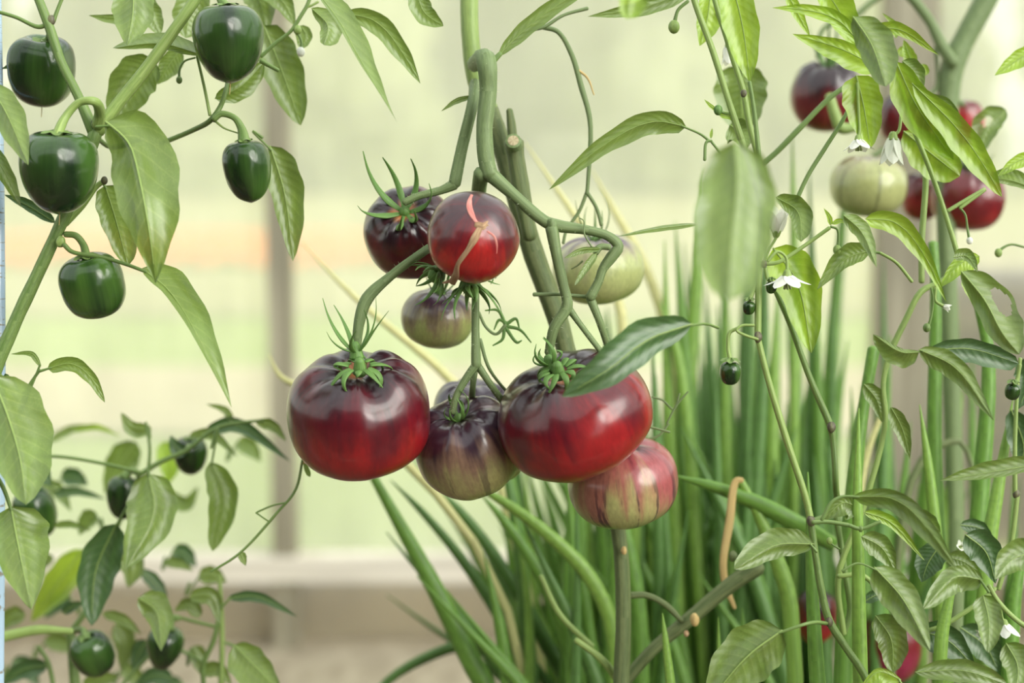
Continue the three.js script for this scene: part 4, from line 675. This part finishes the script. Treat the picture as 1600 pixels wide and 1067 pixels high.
  L('young', [[1352, 342], [1400, 348], [1442, 395], [1479, 472]], 18, 15, { dd: -0.02, p1: 0.45 });
  L('matureB', [[1212, 308], [1246, 330], [1252, 378]], 14, 20, { dd: 0.02, p2: 0.5 });
  L('matureB', [[1502, 424], [1538, 468], [1566, 520], [1593, 554]], 20, 38, { dd: -0.02, ar: -24, al: -20, hole: [0.4, 0.22, 0.13, 0.14], nu: 36, nv: 28, p2: 0.7 });
  L('young', [[1530, 400], [1500, 412], [1468, 450]], 12, 18, { dd: 0.0 }); L('young', [[1508, 428], [1518, 450], [1530, 490]], 12, 10, { dd: 0.03 }); L('matureB', [[1490, 402], [1510, 400], [1528, 425]], 8, 12, { dd: -0.02 });
  L('old', [[1452, 548], [1515, 545], [1592, 568]], 22, 16, { dd: 0.02, p1: 0.4, p2: 0.35 });
  L('matureB', [[1436, 546], [1492, 574], [1553, 657]], 20, 17, { dd: -0.03, ar: -20, al: -15, pet: [[1400, 555, 0.02]] });
  L('matureB', [[1436, 550], [1408, 550], [1364, 522]], 6, 24, { dd: -0.03, ar: -30, al: -20, p2: 0.7 });
  L('mature', [[1640, 722], [1545, 738], [1468, 751]], 18, 10, { dd: 0.0 });
  L('old', [[1600, 560], [1610, 590], [1590, 640]], 24, 24, { dd: 0.05 });
  L('matureB', [[1332, 776], [1398, 780, -0.01], [1450, 826, -0.02], [1494, 888, -0.02]], 20, 14, { dd: -0.03, ar: -20, al: 10, pet: [[1284, 812], [1300, 784], [1316, 776]], pr: 3, p1: 0.5, p2: 0.8 });
  L('matureB', [[1272, 850], [1212, 852], [1147, 889]], 26, 20, { dd: -0.02, ar: -16, al: -12, pet: [[1276, 862]], p1: 0.5, p2: 0.6 });
  L('mature', [[1222, 985], [1168, 1025], [1108, 1095]], 44, 44, { dd: -0.03, ar: -10, al: -14, pet: [[1294, 974, 0.03], [1262, 974]], pr: 3.4, p1: 0.5, p2: 0.6 });
  L('matureB', [[1366, 886], [1410, 935], [1453, 1016]], 30, 26, { dd: -0.03, ar: -14, al: -20, pet: [[1316, 892], [1340, 880]], pr: 2, p1: 0.5, p2: 0.8 });
  L('mature', [[1346, 838], [1378, 856], [1400, 896]], 20, 18, { dd: -0.01 });
  L('mature', [[1345, 796], [1318, 785], [1288, 812]], 12, 26, { dd: 0.01 });
  L('young', [[1350, 800], [1390, 815], [1445, 876]], 8, 10, { dd: -0.01 });
  L('mature', [[1420, 800], [1450, 815], [1470, 832]], 16, 14, { dd: 0.03 });
  L('matureB', [[1536, 906], [1492, 902], [1442, 952]], 18, 24, { dd: -0.03, ar: -10, al: -16, pet: [[1545, 925]], p1: 0.45, p2: 0.7 });
  L('matureB', [[1536, 930], [1545, 970], [1544, 1020]], 20, 22, { dd: -0.03, p1: 0.4, p2: 0.7 });
  L('mature', [[1368, 962], [1392, 998], [1395, 1050]], 22, 26, { dd: -0.02, p1: 0.45, p2: 0.6 });
  L('young', [[1408, 1062], [1372, 1050], [1336, 1090]], 6, 22, { dd: -0.02, pet: [[1420, 1090]] });
  L('mature', [[1430, 1050], [1505, 1048], [1575, 1070]], 18, 18, { dd: 0.0, p2: 0.6 });
  L('matureB', [[1640, 862], [1585, 872], [1554, 905]], 26, 24, { dd: -0.03 });
  L('matureB', [[1572, 1005], [1590, 1040], [1584, 1095]], 22, 26, { dd: -0.03 });
  L('old', [[1508, 835], [1540, 862], [1556, 912]], 26, 26, { dd: 0.02 });
  L('old', [[1435, 985], [1480, 1000], [1525, 1045]], 28, 24, { dd: 0.03 });
  L('old', [[1500, 820], [1530, 825], [1552, 842]], 12, 12, { dd: 0.05 });
  L('mature', [[1392, 636], [1410, 670], [1422, 718]], 14, 12, { dd: 0.03 });
  L('old', [[1470, 850], [1450, 880], [1440, 910]], 22, 22, { dd: 0.04 });
  L('old', [[1580, 640], [1600, 700], [1590, 740]], 22, 22, { dd: 0.06 }); L('mature', [[1350, 600], [1370, 625], [1378, 660]], 14, 14, { dd: 0.04 });
  L('old', [[1350, 940], [1370, 930], [1385, 935]], 9, 9, { dd: 0.04 }); L('old', [[1500, 980], [1540, 1010], [1560, 1050]], 24, 24, { dd: 0.06 }); L('mature', [[1480, 870], [1510, 880], [1530, 900]], 16, 16, { dd: 0.04 });
  L('young', [[1000, -25], [985, -5], [980, 30]], 16, 30, { dd: -0.15, p2: 0.5 }); L('matureB', [[1090, -20], [1010, 10], [918, 26]], 12, 14, { dd: 0.02 });
  L('matureB', [[1140, 195], [1160, 210], [1165, 235]], 26, 20, { dd: 0.05 });
}

// ---------- green onions ----------
const onions = [];
function clump(label, x, d) { const c = thing('onion_clump', label, 'onions', P(x, 220 + FPX * 0.655 / d, d), 'green onion clumps behind the tomatoes'); c.d = d; c.bx = x; onions.push(c); return c; }
function blade(c, pts, d, r, mat, o = {}) { part(c, 'blade', tube(pts, d, [r * 0.85, r, r, r * 0.85, r * 0.6, o.tip ?? 0.8], { rad: 8, n: 16, flat: 0.75, capLen: 0.5, ...o }), mat); }
const baseY = (d) => 220 + FPX * 0.665 / d;
{
  const CL = [clump('onion clump fanning left below the large left tomato', 900, 1.16), clump('onion clump straight below the lowest striped tomato', 1010, 1.22), clump('dense onion clump between striped tomato and slender stem', 1130, 1.26), clump('onion clump behind the young round pepper', 1220, 1.34), clump('onion clump before the wide grey post', 1360, 1.24), clump('onion clump at the lower right edge', 1520, 1.22)];
  const [a, b, c2, e, f, g] = CL, B = M.blade;
  const by = (k) => [k.bx, baseY(k.d)];
  // blades read from the photograph
  blade(a, [[900, baseY(1.12)], [780, 1120], [735, 1030], [680, 920], [625, 820], [575, 730]], 1.12, 17, B[0], { tip: 6 });
  blade(a, [[905, baseY(1.16)], [850, 1120], [800, 1000], [730, 885], [660, 800], [610, 750]], 1.16, 10, B[1]);
  blade(a, [[915, baseY(1.16)], [900, 1100], [850, 1000], [780, 880], [720, 800], [640, 730]], 1.16, 12, B[1]);
  blade(a, [[920, baseY(1.1)], [905, 1100], [870, 950], [800, 830], [750, 770]], 1.12, 13, B[0]);
  blade(a, [[930, baseY(1.1)], [960, 1000], [920, 900], [850, 830], [780, 780], [740, 760]], 1.08, 12, B[2]);
  blade(a, [[820, 1080], [740, 1010], [660, 1030], [590, 1080], [560, 1150]], 1.2, 9, B[1]);
  blade(a, [[905, baseY(1.2)], [840, 1000], [740, 640], [690, 580], [560, 470], [470, 378]], 1.2, 8, M.bladeYellow);
  blade(a, [[905, baseY(1.14)], [780, 920], [600, 690], [485, 612], [438, 588], [420, 553]], 1.14, 7, M.bladeYellow);
  blade(b, [[1000, baseY(1.2)], [990, 800], [955, 420], [900, 340], [820, 222]], 1.2, 8, M.bladeYellow);
  blade(b, [[1010, baseY(1.25)], [1060, 900], [1050, 560], [1010, 420], [960, 330], [925, 265]], 1.26, 9, M.bladeYellow);
  blade(b, [[990, baseY(1.12)], [1000, 1000], [985, 880], [960, 780], [905, 650]], 1.14, 14, B[0]);
  blade(c2, [[1300, 850, 0.03], [1240, 815], [1180, 785], [1120, 762], [1050, 742]], 1.03, 14, B[0]);
  blade(c2, [[1240, 1500], [1235, 950], [1210, 865], [1185, 805], [1158, 752]], 1.03, 13, B[2], { tip: 6 });
  part(c2, 'dry_tip', tube([[1160, 750], [1150, 752], [1140, 815], [1130, 880], [1134, 915], [1148, 950]], 1.02, [4, 6, 7, 6, 6, 3], { flat: 0.4, rad: 8, n: 24 }), M.dry, 'dry straw-coloured folded leaf end');
  blade(f, [[1300, baseY(0.94)], [1290, 1200], [1277, 1060], [1268, 900], [1262, 738]], 0.93, 14, B[0], { tip: 1.5 });
  blade(f, [[1350, baseY(0.92)], [1345, 1100], [1342, 950], [1340, 780], [1342, 638]], 0.91, 12, B[2], { tip: 1 });
  blade(f, [[1470, baseY(1.0)], [1480, 1100], [1468, 900], [1452, 740], [1437, 632]], 0.98, 12, B[2]);
  blade(f, [[1475, baseY(1.04)], [1470, 1000], [1460, 700], [1462, 450], [1458, 380]], 1.02, 13, B[0], { tip: 8 });
  blade(f, [[1310, baseY(1)], [1320, 1000], [1340, 700], [1365, 545]], 0.99, 15, B[0], { tip: 10 });
  blade(g, [[1515, baseY(1.0)], [1520, 1000], [1530, 800], [1545, 560], [1530, 470]], 1.0, 16, B[0], { tip: 10 });
  blade(g, [[1530, baseY(0.98)], [1540, 900], [1560, 760], [1583, 622]], 0.97, 13, B[2]);
  blade(g, [[1480, baseY(0.95)], [1470, 1010], [1480, 950], [1495, 890]], 0.92, 11, B[2], { tip: 6 });
  blade(g, [[1545, baseY(1)], [1580, 1000], [1590, 900], [1620, 800]], 0.98, 13, B[0]);
  blade(c2, [[1065, baseY(0.98)], [1050, 1100], [1042, 1020], [1035, 958]], 0.97, 8, B[2]); blade(c2, [[1130, baseY(0.98)], [1125, 1100], [1122, 965]], 1.0, 6, B[2]); blade(c2, [[1165, baseY(1)], [1163, 1050], [1160, 950]], 1.04, 8, B[0]);
  blade(e, [[1215, baseY(1.2)], [1240, 800], [1240, 400], [1238, 205]], 1.22, 8, B[2]); blade(e, [[1235, baseY(1.2)], [1280, 800], [1310, 420], [1325, 250]], 1.3, 11, B[0]);
  blade(b, [[1010, baseY(1.25)], [1060, 800], [1090, 420], [1100, 260]], 1.24, 13, B[2]); blade(c2, [[1130, baseY(1.2)], [1090, 900], [1060, 560], [1030, 470]], 1.2, 10, B[2]);
  blade(f, [[1400, baseY(1.1)], [1400, 900], [1440, 720], [1500, 690], [1530, 780]], 1.1, 7, M.stemOld, { tip: 4 }); blade(f, [[1330, baseY(1.1)], [1335, 850], [1352, 720], [1380, 640]], 1.08, 8, M.bladeYellow, { tip: 4 }); blade(f, [[1460, baseY(1.2)], [1470, 900], [1490, 720], [1505, 610]], 1.18, 11, B[2]);
  // long blades leaning out to the left
  for (let i = 0; i < 16; i++) { const d = rr(1.08, 1.3), tx = rr(600, 900), ty = rr(770, 960) - (tx - 600) * 0.25, k = [a, b][i % 2], bx = rr(880, 1060), by = baseY(d); blade(k, [[bx, by], [bx - (bx - tx) * 0.12, mix(by, ty, 0.38)], [bx - (bx - tx) * 0.42, mix(by, ty, 0.68)], [tx, ty]], d, rr(11, 18), B[Math.floor(rnd() * 3)]); }
  for (let i = 0; i < 60; i++) { const d = rr(1.15, 1.5), bx = rr(860, 1420), by = baseY(d), tx = bx + rr(-260, 160), ty = rr(640, 900), k = CL[clamp(Math.floor((bx - 860) / 110), 0, 4)]; blade(k, [[bx, by], [mix(bx, tx, 0.2), mix(by, ty, 0.4)], [mix(bx, tx, 0.55), mix(by, ty, 0.75)], [tx, ty]], d, rr(9, 15), B[Math.floor(rnd() * 2)]); }
  // the rest of each clump
  const spec = [[a, 20, 760, 1010, 560, 900, -40], [b, 26, 880, 1090, 480, 860, -20], [c2, 30, 1000, 1240, 330, 760, -5], [e, 26, 1080, 1330, 230, 700, 10], [f, 20, 1260, 1480, 380, 860, 10], [g, 14, 1450, 1640, 520, 900, 15]];
  for (const [k, n, x0, x1, y0, y1, lean] of spec) for (let i = 0; i < n; i++) {
    const d = k.d + rr(-0.08, 0.14), tx = rr(x0, x1), ty = rr(y0, y1), bx = k.bx + (tx - k.bx) * 0.45 + rr(-30, 30), mxx = mix(bx, tx, 0.5) + rr(-14, 14);
    blade(k, [[bx, baseY(d)], [mix(bx, mxx, 0.55), mix(baseY(d), ty, 0.33)], [mxx, mix(baseY(d), ty, 0.6)], [mix(mxx, tx, 0.5) + rr(-5, 5), mix(baseY(d), ty, 0.82)], [tx + lean * 0.3, ty]], d, rr(8, 15), B[rnd() < 0.22 ? 2 : Math.floor(rnd() * 2)]);
  }
}
renderer.render(scene, camera);
